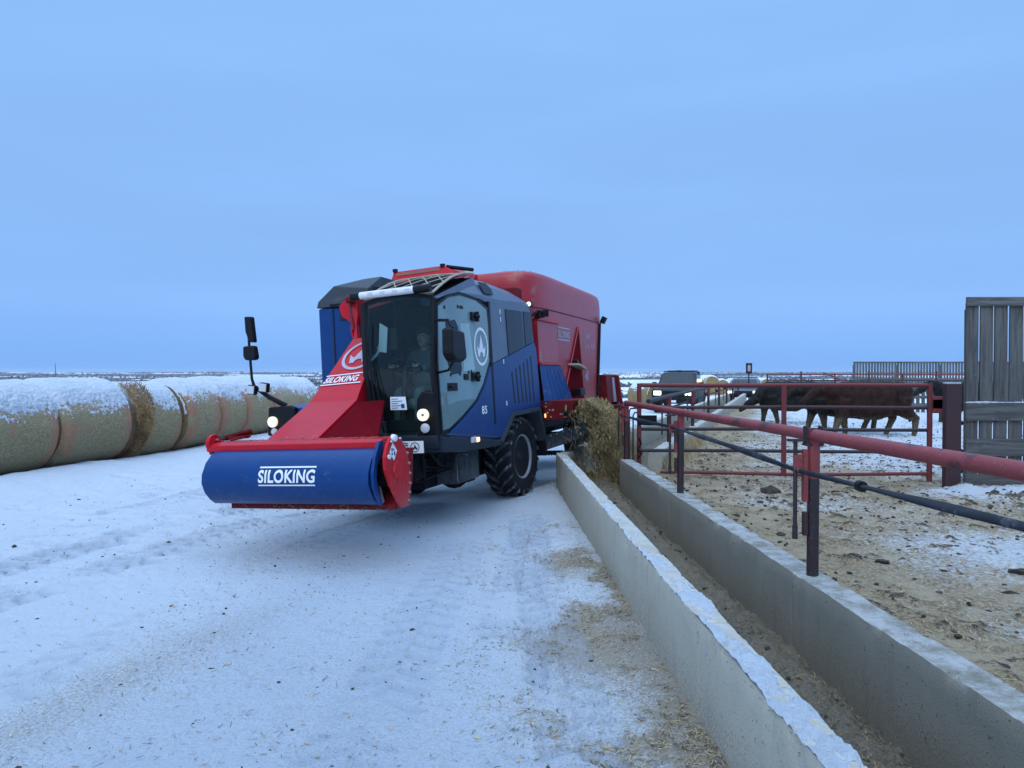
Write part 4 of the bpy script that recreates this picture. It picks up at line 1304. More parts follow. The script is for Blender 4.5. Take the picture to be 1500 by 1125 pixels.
CROWN = [(-0.40, -0.46), (-0.56, 0.06), (-0.30, -0.14), (0.0, 0.56), (0.30, -0.14), (0.56, 0.06), (0.40, -0.46), (0.20, -0.46), (0.17, -0.33), (0.08, -0.25), (-0.08, -0.25), (-0.17, -0.33), (-0.20, -0.46)]
def emblem(o_, ux, uy, r, mat, parent, squash=1.0):
    o_, ux, uy = Vector(o_), Vector(ux), Vector(uy)
    n = ux.cross(uy).normalized() * 0.003
    s = MB()
    N = 40
    P = lambda a, q: o_ + ux * (q * r * squash * math.cos(a)) + uy * (q * r * math.sin(a))
    for k in range(N):
        a, b = 2 * math.pi * k / N, 2 * math.pi * (k + 1) / N
        s.quad(P(a, 1) + n, P(b, 1) + n, P(b, 0.84) + n, P(a, 0.84) + n)
    pts = [o_ + ux * (a * r * 1.12 * squash) + uy * (b * r * 1.12) + n for a, b in CROWN]
    for tri in ((0, 1, 2), (0, 2, 12), (12, 2, 11), (11, 2, 10), (10, 2, 3), (10, 3, 9), (9, 3, 4), (9, 4, 8), (8, 4, 7), (7, 4, 6), (6, 4, 5)):
        s.add([pts[i] for i in tri], [(0, 1, 2)])
    return s.build('crown_emblem', m[mat], parent)

# --- chassis and what hangs under it
s = MB()
s.bb(-0.42, -0.26, -2.3, 5.6, 0.62, 0.88).bb(0.26, 0.42, -2.3, 5.6, 0.62, 0.88)
for y in (-2.2, -1.0, 0.0, 1.4, 3.2, 5.2): s.bb(-0.4, 0.4, y, y + 0.12, 0.65, 0.83)
s.bb(-0.95, 1.0, -2.45, -0.75, 0.82, 0.98)
part(s, 'chassis', 'under', bevel=0.01)
s = MB().tube((-0.95, 0.38, 0.5), (0.95, 0.38, 0.5), 0.11, 14)
s.ell((0, 0.38, 0.5), (0.22, 0.2, 0.2), 14, 10)
part(s, 'front_axle', 'under', smooth=True)
part(MB().tube((-0.95, 4.2, 0.5), (0.95, 4.2, 0.5), 0.1, 14), 'rear_axle', 'under', smooth=True)
s = MB()
s.bb(0.48, 0.80, -1.35, -0.95, 0.34, 0.80)
s.pz([(0.80, -1.32), (0.93, -1.2), (0.93, -0.95), (0.80, -0.95)], 0.38, 0.78)
part(s, 'step_box', 'darkblue', bevel=0.02)
s = MB()
for x, z in ((0.54, 0.66), (0.60, 0.66), (0.54, 0.62), (0.60, 0.62)): s.tube((x, -1.353, z), (x, -1.36, z), 0.008, 6)
s.bb(0.82, 0.94, -1.36, -1.33, 0.70, 0.715)
s.bb(0.80, 0.806, -1.36, -1.352, 0.38, 0.70)
part(s, 'step_bolts', 'steel')
part(MB().path([(0.36, -1.6, 0.95), (0.42, -1.75, 0.62), (0.46, -1.8, 0.44)], 0.035, 8), 'lift_strut', 'darkred', smooth=True)
s = MB()
rr_ = random.Random(3)
for k in range(11):
    x = 0.05 + 0.075 * k
    z0 = rr_.uniform(0.5, 0.8)
    s.path([(x, -2.0, 0.92), (x + rr_.uniform(-0.06, 0.06), -2.05, z0), (x + rr_.uniform(-0.1, 0.1), -1.9, z0 - 0.14), (x + rr_.uniform(-0.1, 0.1), -1.4, 0.55)], 0.016, 7)
part(s, 'hydraulic_hoses', 'black', smooth=True)
s = MB()
for x in (0.14, 0.30):
    s.lathe([(0.065, -0.02), (0.085, -0.02), (0.085, 0.02), (0.065, 0.02)], (x, -2.12, 0.72), (0.25, -1, 0.2), 18, True)
part(s, 'hose_loops', 'steel', smooth=True)
s = MB()
s.bb(-0.6, 0.45, -2.2, -1.5, 0.42, 0.84).bb(-0.9, 0.6, -1.2, -0.7, 0.36, 0.80).bb(0.45, 0.62, -0.9, 0.0, 0.30, 0.82).bb(0.62, 0.68, -0.75, -0.5, 0.28, 0.8)
s.tube((0.15, -2.3, 0.46), (0.15, -1.6, 0.46), 0.06, 10)
s.bb(0.0, 0.52, -1.7, -1.1, 0.32, 0.7).bb(-0.6, 0.3, -0.9, -0.3, 0.27, 0.7).bb(0.3, 0.66, -2.2, -1.9, 0.50, 0.85)
s.lathe([(0.0, -0.12), (0.2, -0.1), (0.2, 0.1), (0.0, 0.12)], (0.60, -1.0, 0.45), (0.3, -1, 0), 16)
part(s, 'engine_tray', 'under', bevel=0.02)
part(MB().bb(-0.85, 0.9, 1.9, 5.3, 0.80, 1.12), 'hopper_cradle', 'under', bevel=0.02)

# --- wheels
def wheel(cx, cy, steer=0.0, width=0.42, rad_=0.575, name='wheel', lugs=True):
    w = empty(name, (cx, cy, 0.505), (0, 0, steer))
    w.parent = T
    h = width / 2
    MB().lathe([(0.30, -h * 0.72), (0.34, -h * 0.92), (0.44, -h * 1.0), (0.51, -h * 0.94), (0.538, -h * 0.80), (0.545, 0), (0.538, h * 0.80), (0.51, h * 0.94), (0.44, h * 1.0), (0.34, h * 0.92), (0.30, h * 0.72)], (0, 0, 0), (1, 0, 0), 48).build('tyre', m['rubber'], w, 45)
    MB().lathe([(0.0, h * 0.10), (0.10, h * 0.12), (0.12, h * 0.30), (0.20, h * 0.22), (0.27, h * 0.35), (0.295, h * 0.80), (0.31, h * 0.86), (0.318, h * 0.86), (0.318, -h * 0.86), (0.295, -h * 0.8), (0.0, -h * 0.6)], (0, 0, 0), (1, 0, 0), 40).build('rim', m['rim'], w, 30)
    s_ = MB()
    for k in range(8):
        a = k * math.pi / 4
        s_.tube((h * 0.2, 0.155 * math.cos(a), 0.155 * math.sin(a)), (h * 0.32, 0.155 * math.cos(a), 0.155 * math.sin(a)), 0.014, 6)
    s_.build('wheel_nuts', m['steel'], w)
    if lugs:
        # herringbone lugs, each one a separate block
        n = 20
        for side in (-1, 1):
            for k in range(n):
                a0 = 2 * math.pi * (k + (0.5 if side > 0 else 0)) / n
                pl, pr = [], []
                for q in np.linspace(0.02, 1.0, 6):
                    x = side * h * q * 0.98
                    aa = a0 - 0.34 * q ** 0.8
                    r0 = 0.540 - 0.012 * max(0, q - 0.8) / 0.2 - (0.05 if q > 0.97 else 0)
                    r1 = rad_ - 0.014 * q ** 2 - (0.022 if q > 0.97 else 0)
                    wd = 0.030 + 0.012 * q
                    for lst, da in ((pl, -wd), (pr, wd)):
                        lst.append(((x, r0 * math.cos(aa + da * 1.25), r0 * math.sin(aa + da * 1.25)), (x, r1 * math.cos(aa + da), r1 * math.sin(aa + da))))
                mb = MB()
                mb.loft([[pl[i][0], pl[i][1], pr[i][1], pr[i][0]] for i in range(6)])
                mb.build('tread_lug', m['lug'], w)
    return w
wheel(0.885, 0.38, R(-4))
wheel(-0.80, 0.38, R(-4), lugs=False)
wheel(0.90, 4.2, 0, lugs=False)
wheel(-0.80, 4.2, 0, lugs=False)

# --- blue cab side, its vents and windows
X0, X1 = 1.165, 1.205
side_low = [(-2.40, 1.045), (-1.95, 1.20), (-1.56, 1.36), (-1.30, 1.55), (-1.10, 1.78), (-1.04, 1.80), (0.72, 2.16), (0.80, 2.05), (0.90, 1.20), (0.71, 1.165), (-0.33, 1.15), (-0.80, 0.87), (-2.05, 0.885), (-2.40, 1.0)]
part(MB().px(side_low, X0 - 0.3, X1), 'side_panel', 'blue', bevel=0.012)
part(MB().px([(-1.02, 1.806), (0.716, 2.166), (0.62, 2.60), (0.56, 2.68), (-1.0, 2.62)], X0 - 0.3, X1 - 0.004), 'upper_side_panel', 'slate', bevel=0.012)
part(MB().px([(-0.46, 2.55), (-0.41, 1.94), (0.24, 2.07), (0.19, 2.57)], X1 - 0.003, X1 + 0.005), 'side_window', 'darkglass')
part(MB().px([(0.27, 2.575), (0.31, 2.09), (0.66, 2.155), (0.62, 2.585)], X1 - 0.003, X1 + 0.005), 'side_window', 'darkglass')
for k in range(6):
    y0 = -0.34 + 0.165 * k
    z1 = 1.71 + 0.046 * k
    part(MB().px([(y0, z1), (y0 + 0.045, z1 + 0.012), (y0 + 0.115, 1.29), (y0 + 0.07, 1.285)], X1 - 0.02, X1 + 0.003), 'vent_slot', 'ink')
s = MB()
for y, z in ((-0.67, 2.50), (-0.66, 2.40), (-0.62, 1.85), (-0.58, 1.30)): s.bb(X1, X1 + 0.006, y - 0.012, y + 0.012, z - 0.03, z + 0.03)
part(s, 'panel_latches', 'alu')
part(MB().px([(-1.07, 2.60), (-1.015, 2.60), (-0.99, 1.05), (-1.045, 1.05)], X1 - 0.02, X1 + 0.004), 'panel_gap', 'black')
# skirt, wheel arch trim
part(MB().px([(-2.62, 0.86), (-2.62, 1.03), (-2.1, 0.965), (-0.86, 0.845), (-0.80, 0.77), (-2.0, 0.80)], X0 - 0.5, X1 + 0.01), 'skirt', 'darkblue', bevel=0.015)
part(MB().path([(X1 + 0.012, -2.5, 1.038), (X1 + 0.012, -2.0, 0.985), (X1 + 0.012, -1.05, 0.895)], 0.010, 6), 'trim_line', 'grey', smooth=True)
arch = [(-0.84, 0.80), (-0.36, 1.12), (0.73, 1.14), (0.985, 0.60)]
s = MB()
def arch_ring(dx):
    o_ = []
    for (y, z), (oy, oz) in zip(arch, ((-0.05, 0.03), (-0.02, 0.05), (0.05, 0.05), (0.06, 0.0))): o_.append(((dx, y, z), (dx, y + oy, z + oz)))
    return o_
a_, b_ = arch_ring(X0 - 0.42), arch_ring(X1 + 0.03)
for k in range(3):
    s.loft([[a_[k][0], a_[k][1], b_[k][1], b_[k][0]], [a_[k + 1][0], a_[k + 1][1], b_[k + 1][1], b_[k + 1][0]]])
part(s, 'wheel_arch', 'grey')
s = MB()
s.px([(0.90, 1.18), (0.99, 1.15), (1.03, 0.45), (0.97, 0.45)], 0.70, X1 + 0.02)
part(s, 'mud_flap', 'black')
lettering('85', (X1 + 0.004, -1.45, 1.20), (0, 1, 0), (0, 0, 1), 0.17, 0.10, m['white'], T)
part(MB().bb(X1 + 0.008, X1 + 0.035, -1.86, -1.72, 0.885, 0.955), 'turn_lamp', 'lensclear', bevel=0.012)
part(MB().bb(X1 + 0.008, X1 + 0.035, -1.71, -1.62, 0.885, 0.94), 'marker_lamp', 'lit_amber', bevel=0.012)
part(MB().bb(X1, X1 + 0.03, 0.98, 1.04, 1.02, 1.08), 'side_marker', 'lit_amber', bevel=0.01)

# --- cab: floor, pillars, glass, door
part(MB().bb(0.38, 1.15, -2.55, -0.95, 0.98, 1.05), 'cab_floor', 'black')
part(MB().bb(0.36, 1.15, -1.02, -0.96, 1.05, 2.75), 'cab_back_wall', 'grey')
part(MB().px([(-2.57, 1.0), (-2.55, 1.62), (-2.2, 1.45), (-1.0, 1.45), (-1.0, 1.0)], 0.335, 0.375), 'cab_inner_side', 'void')
m['sideglass'] = glass('dark_tinted_glass', (0.72, 0.86, 0.86), 0.02, (0.1, 0.15, 0.15), ior=1.2)
part(MB().px([(-2.55, 1.63), (-2.52, 2.46), (-1.05, 2.80), (-1.03, 1.46), (-2.2, 1.46)], 0.350, 0.354), 'right_side_glass', 'sideglass')
part(MB().px([(-2.02, 1.45), (-1.80, 1.45), (-1.72, 2.66), (-1.98, 2.58)], 0.356, 0.40), 'window_post', 'void')
s = MB()
s.path([(0.375, -2.60, 0.98), (0.36, -2.64, 1.7), (0.345, -2.60, 2.50)], 0.045, 8)
s.path([(1.165, -2.60, 0.98), (1.18, -2.67, 1.7), (1.185, -2.60, 2.50)], 0.034, 8)
s.path([(0.345, -2.60, 2.50), (0.60, -2.64, 2.555), (0.95, -2.64, 2.56), (1.185, -2.60, 2.51)], 0.026, 8)
s.path([(0.345, -2.58, 2.50), (0.33, -1.2, 2.86)], 0.03, 8)
s.path([(0.345, -1.0, 1.0), (0.335, -1.02, 2.8)], 0.03, 8)
part(s, 'cab_frame', 'black', smooth=True)
def wsp(a, b):       # windscreen surface, bowed forward
    x = 0.375 + 0.79 * a
    return (x - 0.008 * (1 - a) * b, -2.615 - 0.05 * math.sin(math.pi * b) - 0.05 * math.sin(math.pi * a), 1.02 + 1.50 * b + 0.03 * math.sin(math.pi * a) * b)
s = MB()
N = 12
for i in range(N):
    for j in range(N):
        s.quad(wsp(i / N, j / N), wsp((i + 1) / N, j / N), wsp((i + 1) / N, (j + 1) / N), wsp(i / N, (j + 1) / N))
part(s, 'windscreen', 'screen', smooth=True)
s = MB().path([(0.58, -2.72, 1.08), (0.50, -2.74, 1.40), (0.405, -2.715, 2.22)], [0.014, 0.011, 0.008], 6)
s.path([(0.46, -2.725, 1.16), (0.42, -2.735, 1.7), (0.41, -2.72, 2.28)], 0.008, 6)
s.path([(0.62, -2.73, 1.08), (0.55, -2.75, 1.5), (0.44, -2.74, 1.95)], 0.008, 6)
part(s, 'wiper', 'black', smooth=True)
part(MB().prism([(0.68, -2.726, 1.33), (0.88, -2.730, 1.325), (0.87, -2.732, 1.465), (0.685, -2.728, 1.47)], (0, -0.004, 0)), 'paper_sticker', 'white')
s = MB()
for k in range(5): s.bb(0.70, 0.70 + (0.13 if k % 2 else 0.08), -2.739, -2.7385, 1.345 + 0.024 * k, 1.352 + 0.024 * k)
s.bb(0.815, 0.855, -2.739, -2.7385, 1.345, 1.39)
part(s, 'sticker_print', 'tarp')
# front nose under the screen
part(MB().px([(-2.66, 0.90), (-2.70, 0.96), (-2.70, 1.04), (-2.62, 1.07), (-2.4, 1.07), (-2.4, 0.88)], 0.36, 1.19), 'front_bumper', 'darkblue', bevel=0.015)
part(MB().prism([(0.965, -2.70, 1.04), (1.195, -2.685, 1.04), (1.195, -2.705, 1.50), (1.05, -2.720, 1.51), (0.985, -2.715, 1.42)], (0, 0.05, 0)), 'lamp_panel', 'black', bevel=0.015)
s = MB().lathe([(0.0, 0.0), (0.048, 0.0), (0.050, 0.02), (0.0, 0.02)], (1.075, -2.735, 1.265), (0, -1, 0), 24)
hl = part(s, 'headlight', 'lit', smooth=True)
part(MB().lathe([(0.050, 0.0), (0.064, 0.0), (0.064, 0.03), (0.050, 0.03)], (1.075, -2.735, 1.265), (0, -1, 0), 24, True), 'headlight_ring', 'lit_ring', hl, True)
part(MB().lathe([(0.0, 0.0), (0.05, 0.0), (0.05, 0.018), (0.03, 0.03), (0.0, 0.034)], (1.085, -2.725, 1.125), (0, -1, 0), 20), 'lower_lamp', 'lensclear', smooth=True)
part(MB().lathe([(0.0, 0.0), (0.020, 0.0), (0.016, 0.012), (0.0, 0.012)], (1.075, -2.755, 1.265), (0, -1, 0), 14), 'reflector', M('lamp_reflector', (0.5, 0.42, 0.25), 0.3, 0.5), hl)
pl = part(MB().bb(0.56, 1.05, -2.735, -2.715, 0.862, 0.99), 'front_plate', 'white', bevel=0.004)
lettering('SILOKING', (0.575, -2.7375, 0.892), (1, 0, 0), (0, 0, 1), 0.30, 0.066, m['ink'], pl, 0.035)
s = MB().bb(0.575, 0.875, -2.738, -2.7372, 0.966, 0.974).bb(0.575, 0.875, -2.738, -2.7372, 0.876, 0.884)
part(s, 'plate_lines', 'ink', pl)
emblem((0.955, -2.7355, 0.926), (1, 0, 0), (0, 0, 1), 0.053, 'ink', pl)

# door: glass paled by painted sky reflection, black hinges and handle, crown emblem
door_out = [(-2.60, 1.055), (-2.64, 1.8), (-2.58, 2.44), (-2.30, 2.56), (-1.95, 2.62), (-1.45, 2.60), (-1.10, 2.52), (-1.07, 2.30), (-1.09, 1.85), (-1.34, 1.56), (-1.62, 1.36), (-2.05, 1.19), (-2.42, 1.07)]
cy_, cz_ = -1.85, 1.85
door_in = [(cy_ + (y - cy_) * 0.955, cz_ + (z - cz_) * 0.965) for y, z in door_out]
s = MB()
nD = len(door_out)
for k in range(nD):
    j = (k + 1) % nD
    s.prism([(X1 - 0.01, *door_out[k]), (X1 - 0.01, *door_out[j]), (X1 - 0.01, *door_in[j]), (X1 - 0.01, *door_in[k])], (0.018, 0, 0))
door = part(s, 'door', 'black')
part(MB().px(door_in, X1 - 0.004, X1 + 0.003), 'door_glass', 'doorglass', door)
part(MB().px([(-2.37, 2.26), (-2.12, 2.30), (-2.04, 2.22), (-1.99, 1.74), (-2.02, 1.70), (-2.27, 1.68), (-2.36, 1.80)], X1 + 0.002, X1 + 0.006), 'door_window', 'darkglass', door)
m['paneglass'] = glass('sky_paled_pane', (0.5, 0.66, 0.68), 0.72, (0.42, 0.60, 0.60), 0.1)  # paler still: reflected sky put into the pane's colour
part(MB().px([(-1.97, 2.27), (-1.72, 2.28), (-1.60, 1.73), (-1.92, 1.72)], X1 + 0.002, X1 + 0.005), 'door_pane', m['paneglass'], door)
s = MB()
s.bb(X1 - 0.05, X1 - 0.03, -2.34, -1.62, 2.28, 2.33).bb(X1 - 0.05, X1 - 0.03, -2.36, -2.30, 1.62, 2.32).bb(X1 - 0.05, X1 - 0.03, -1.70, -1.62, 1.62, 2.32).bb(X1 - 0.05, X1 - 0.03, -2.36, -1.62, 1.56, 1.63)
s.bb(X1 - 0.06, X1 - 0.035, -1.62, -1.10, 1.62, 1.66)
part(s, 'door_inner_frame', 'slate', door, bevel=0.01)
for y, z in ((-1.60, 2.37), (-1.66, 1.655)):
    s = MB()
    s.bb(X1 + 0.003, X1 + 0.035, y - 0.08, y + 0.10, z - 0.05, z + 0.05)
    s.tube((X1 + 0.04, y - 0.01, z), (X1 + 0.07, y + 0.05, z), 0.022, 8)
    s.tube((X1 + 0.04, y + 0.06, z - 0.06), (X1 + 0.04, y + 0.06, z + 0.06), 0.025, 8)
    part(s, 'hinge', 'black', door, bevel=0.006)
part(MB().bb(X1 + 0.003, X1 + 0.015, -1.95, -1.82, 1.62, 1.69), 'lock_plate', 'black', door, bevel=0.006)
s = MB().bb(X1 + 0.003, X1 + 0.012, -2.40, -2.14, 1.50, 1.59).bb(X1 + 0.012, X1 + 0.035, -2.36, -2.20, 1.535, 1.56)
part(s, 'door_handle', 'black', door, bevel=0.006)
s = MB()
for y, z in ((-2.38, 2.42), (-2.02, 2.455), (-1.95, 2.455), (-1.9, 2.455), (-2.3, 1.68), (-2.05, 1.69), (-1.8, 1.71), (-1.72, 1.72)): s.tube((X1 + 0.003, y, z), (X1 + 0.01, y, z), 0.02, 8)
part(s, 'door_fixings', 'black', door)
emblem((X1 + 0.004, -1.38, 2.02), (0, 1, 0), (0, 0, 1), 0.235, 'white', door, 0.95)
part(MB().px([(-2.45, 1.08), (-1.95, 1.36), (-1.48, 1.45), (-1.62, 1.37), (-2.05, 1.20)], X1 - 0.09, X1 - 0.05), 'lower_door_trim', 'slate', door)
# right-hand rear mirror on the door side
mi = part(MB().px([(-2.90, 2.15), (-2.56, 2.12), (-2.52, 1.84), (-2.62, 1.80), (-2.82, 1.80), (-2.92, 1.88)], 1.40, 1.52), 'door_mirror', 'black', bevel=0.03)
part(MB().path([(1.46, -2.75, 2.15), (1.40, -2.72, 2.24), (1.20, -2.62, 2.26)], 0.016, 8), 'mirror_arm', 'black', mi, True)
part(MB().path([(1.46, -2.75, 1.82), (1.38, -2.72, 1.72), (1.20, -2.62, 1.70)], 0.014, 8), 'mirror_arm', 'black', mi, True)

# inside the cab
s = MB()
s.bb(0.40, 0.84, -1.98, -1.48, 1.30, 1.45)
s.prism([(0.40, -1.52, 1.42), (0.84, -1.52, 1.42), (0.81, -1.38, 2.08), (0.43, -1.38, 2.08)], (0, 0.12, 0))
s.bb(0.50, 0.74, -1.42, -1.31, 2.09, 2.28)
part(s, 'driver_seat', 'seat', bevel=0.05)
s = MB().lathe([(0.175, -0.014), (0.19, 0), (0.175, 0.014), (0.16, 0)], (0.62, -2.22, 1.80), (0, 0.45, 0.9), 28, True)
s.tube((0.62, -2.22, 1.80), (0.62, -2.36, 1.2), 0.035, 8).tube((0.46, -2.22, 1.79), (0.78, -2.22, 1.79), 0.014, 6)
part(s, 'steering_wheel', 'black', smooth=True)
part(MB().prism([(0.38, -2.5, 1.05), (1.15, -2.5, 1.05), (1.15, -2.5, 1.2), (0.38, -2.5, 1.2)], (0, 0.25, 0)), 'dashboard', 'black', bevel=0.04)
s = MB().box((0.50, -2.35, 2.12), (0.17, 0.03, 0.24), Matrix.Rotation(0.25, 3, 'Z'))
s.tube((0.42, -2.4, 2.3), (0.5, -2.36, 2.1), 0.012, 6)
part(s, 'screen_monitor', 'black', bevel=0.01)
part(MB().prism([(0.41, -2.46, 1.98), (0.50, -2.44, 1.96), (0.53, -2.44, 2.24), (0.44, -2.46, 2.30)], (0, 0.015, 0)), 'interior_mirror', 'lensclear', bevel=0.01)

# --- cab roof: sloping roof light with lattice, blue hood, light bar
roof = [(0.33, -2.56, 2.53), (1.16, -2.56, 2.535), (1.08, -1.20, 2.90), (0.33, -1.20, 2.90)]
def rp(a, b, up=0.03):
    p = (1 - b) * ((1 - a) * np.array(roof[0]) + a * np.array(roof[1])) + b * ((1 - a) * np.array(roof[3]) + a * np.array(roof[2]))
    return tuple(p + np.array([0, 0, up + 0.085 * math.sin(math.pi * min(1, b * 0.95)) + 0.02 * math.sin(math.pi * a)]))
s = MB()
for i in range(8):
    for j in range(8): s.quad(rp(i / 8, j / 8, 0), rp((i + 1) / 8, j / 8, 0), rp((i + 1) / 8, (j + 1) / 8, 0), rp(i / 8, (j + 1) / 8, 0))
part(s, 'roof_light', 'void', smooth=True)
part(MB().prism([roof[0], roof[1], roof[2], roof[3]], (0, 0.0, -0.02)), 'roof_frame', 'void')
lat = empty('roof_lattice'); lat.parent = T
def bar_(a0, b0, a1, b1, r_=0.0065):
    MB().path([rp(a0 + (a1 - a0) * q, b0 + (b1 - b0) * q) for q in np.linspace(0, 1, 8)], r_, 6).build('lattice_bar', m['lattice'], lat, True)
for k in range(-4, 5):
    c0 = k * 0.25
    pts = []
    for sg in (1, -1):
        q = [(c0 + sg * t if sg > 0 else c0 + 1 - t, t * 1.0) for t in (0.0, 1.0)]
        (a0, b0), (a1, b1) = q
        lo, hi = 0.0, 1.0
        da = a1 - a0
        for lim, sgn in ((0.0, 1), (1.0, -1)):
            if abs(da) > 1e-6:
                tt = (lim - a0) / da
                if da * sgn > 0: lo = max(lo, tt)
                else: hi = min(hi, tt)
        if hi - lo > 0.04: bar_(a0 + da * lo, lo, a0 + da * hi, hi)
for a, b in (((0, 0), (1, 0)), ((0, 1), (1, 1)), ((0, 0), (0, 1)), ((1, 0), (1, 1))): bar_(a[0], a[1], b[0], b[1], 0.014)
# blue roof hood, chamfered to the side, dropping to the rear
def hood_ring(y, z, zs, xi=0.95):
    return [(0.20, y, z - 0.30), (0.20, y, z - 0.01), (xi, y, z), (1.10, y, z - 0.10), (X1 - 0.003, y, zs), (X1 - 0.003, y, zs - 0.06), (0.9, y, zs - 0.06)]
part(MB().loft([hood_ring(-1.22, 2.91, 2.645), hood_ring(-0.6, 2.925, 2.655), hood_ring(0.35, 2.90, 2.715), hood_ring(0.60, 2.84, 2.70), hood_ring(0.68, 2.74, 2.69)]), 'roof_hood', 'slate', bevel=0.01)
part(MB().prism([(1.163, -2.55, 2.52), (X1, -2.55, 2.50), (X1, -2.30, 2.565), (X1, -1.95, 2.63), (X1, -1.22, 2.60), (X1, -1.22, 2.66), (1.10, -1.22, 2.80), (1.09, -1.22, 2.90)], (-0.02, 0, 0.0)), 'roof_side_rail', 'slate')
part(MB().prism([(1.112, -1.15, 2.84), (1.19, -1.15, 2.69), (1.19, -0.85, 2.70), (1.15, -0.80, 2.78), (1.112, -0.90, 2.85)], (0.006, 0, 0.004)), 'roof_vent_cover', 'darkblue')
s = MB().tube((0.36, -2.70, 2.585), (1.02, -2.70, 2.595), 0.040, 12)
lb = part(s, 'light_bar', 'alu', smooth=True)
part(MB().tube((0.25, -2.70, 2.583), (0.36, -2.70, 2.585), 0.045, 12), 'end_cap', 'black', lb, True)
part(MB().tube((1.02, -2.70, 2.595), (1.21, -2.70, 2.598), 0.045, 12), 'end_cap', 'black', lb, True)
s = MB()
for x in (0.5, 0.65, 0.8, 0.95): s.bb(x - 0.03, x + 0.03, -2.742, -2.738, 2.575, 2.605)
part(s, 'light_bar_lenses', 'lensclear', lb)
part(MB().bb(1.16, 1.235, 0.56, 0.66, 2.66, 2.75), 'corner_lamp', 'black', bevel=0.01)
part(MB().lathe([(0, 0), (0.035, 0), (0.03, 0.02), (0, 0.025)], (1.20, 0.555, 2.705), (0, -1, 0), 14), 'corner_lamp_lens', 'lit', smooth=True)
s = MB().path([(1.10, 0.70, 2.48), (1.16, 0.80, 2.56), (1.22, 0.92, 2.63), (1.26, 1.06, 2.62)], 0.022, 7)
for k in range(3): s.box((1.20 + 0.03 * k, 0.95 + 0.10 * k, 2.57 + 0.02 * k), (0.09, 0.06, 0.10), Matrix.Rotation(0.4 * k, 3, 'Z'))
part(s, 'work_lamps', 'under', smooth=True)
part(MB().path([(0.55, 0.2, 2.93), (0.62, 0.45, 3.00), (0.75, 0.6, 2.98), (0.85, 0.65, 2.84)], 0.014, 6), 'roof_hose', 'black', smooth=True)

# --- blue tower on the right with its grey lid
tw = part(MB().bb(-1.0, -0.30, -1.50, -0.35, 1.05, 2.645), 'engine_tower', 'blue', bevel=0.02)
part(MB().px([(-1.512, 1.1), (-1.512, 2.63), (-1.5, 2.63), (-1.5, 1.1)], -0.785, -0.770), 'panel_gap', 'ink', tw)
part(MB().bb(-0.68, -0.56, -1.515, -1.49, 2.47, 2.58), 'latch', 'ink', tw, bevel=0.008)
part(MB().loft([[(-1.015, -1.52, 2.655), (-0.27, -1.52, 2.655), (-0.27, -0.3, 2.655), (-1.015, -0.3, 2.655)], [(-1.0, -1.50, 2.74), (-0.27, -1.50, 2.74), (-0.27, -0.3, 2.74), (-1.0, -0.3, 2.74)],
                [(-0.78, -1.46, 2.93), (-0.27, -1.46, 2.86), (-0.27, -0.35, 2.90), (-0.78, -0.35, 2.93)], [(-0.60, -1.05, 3.05), (-0.30, -1.05, 3.06), (-0.30, -0.45, 3.05), (-0.60, -0.45, 3.05)]]), 'tower_lid', 'grey', bevel=0.012)
part(MB().pz([(-0.30, -1.4), (-0.1, -1.0), (-0.1, -0.4), (-0.30, -0.4)], 2.60, 2.90), 'shaded_tower_side', 'ink', bevel=0.01)  # black block painted in for the shaded right side of the lid
s = MB().bb(-0.80, -0.58, -1.545, -1.52, 2.665, 2.69)
part(s, 'lid_handle', 'black', bevel=0.005)

# --- right-hand headlamp hood
hood = part(MB().loft([[(-1.0, -2.58, 1.12), (-0.45, -2.58, 1.12), (-0.45, -2.58, 1.39), (-0.72, -2.58, 1.40), (-0.98, -2.58, 1.38)], [(-1.02, -1.9, 1.05), (-0.42, -1.9, 1.05), (-0.42, -1.9, 1.44), (-0.7, -1.9, 1.47), (-1.0, -1.9, 1.43)], [(-1.03, -1.2, 1.0), (-0.40, -1.2, 1.0), (-0.40, -1.2, 1.50), (-0.7, -1.2, 1.55), (-1.01, -1.2, 1.50)]]), 'headlamp_hood', 'blue', bevel=0.012)
part(MB().py([(-1.0, 1.08), (-0.62, 1.08), (-0.60, 1.40), (-0.66, 1.425), (-0.97, 1.415)], -2.64, -2.578), 'hood_front', 'black', hood, bevel=0.02)
hl = part(MB().lathe([(0.0, 0.0), (0.046, 0.0), (0.048, 0.02), (0.0, 0.02)], (-0.90, -2.645, 1.245), (0, -1, 0), 24), 'headlight', 'lit', smooth=True)
part(MB().lathe([(0.048, 0.0), (0.062, 0.0), (0.062, 0.03), (0.048, 0.03)], (-0.90, -2.645, 1.245), (0, -1, 0), 24, True), 'headlight_ring', 'lit_ring', hl, True)
part(MB().lathe([(0.0, 0.0), (0.045, 0.0), (0.03, 0.02), (0.0, 0.025)], (-0.90, -2.64, 1.13), (0, -1, 0), 20), 'lower_lamp', 'lensclear', smooth=True)
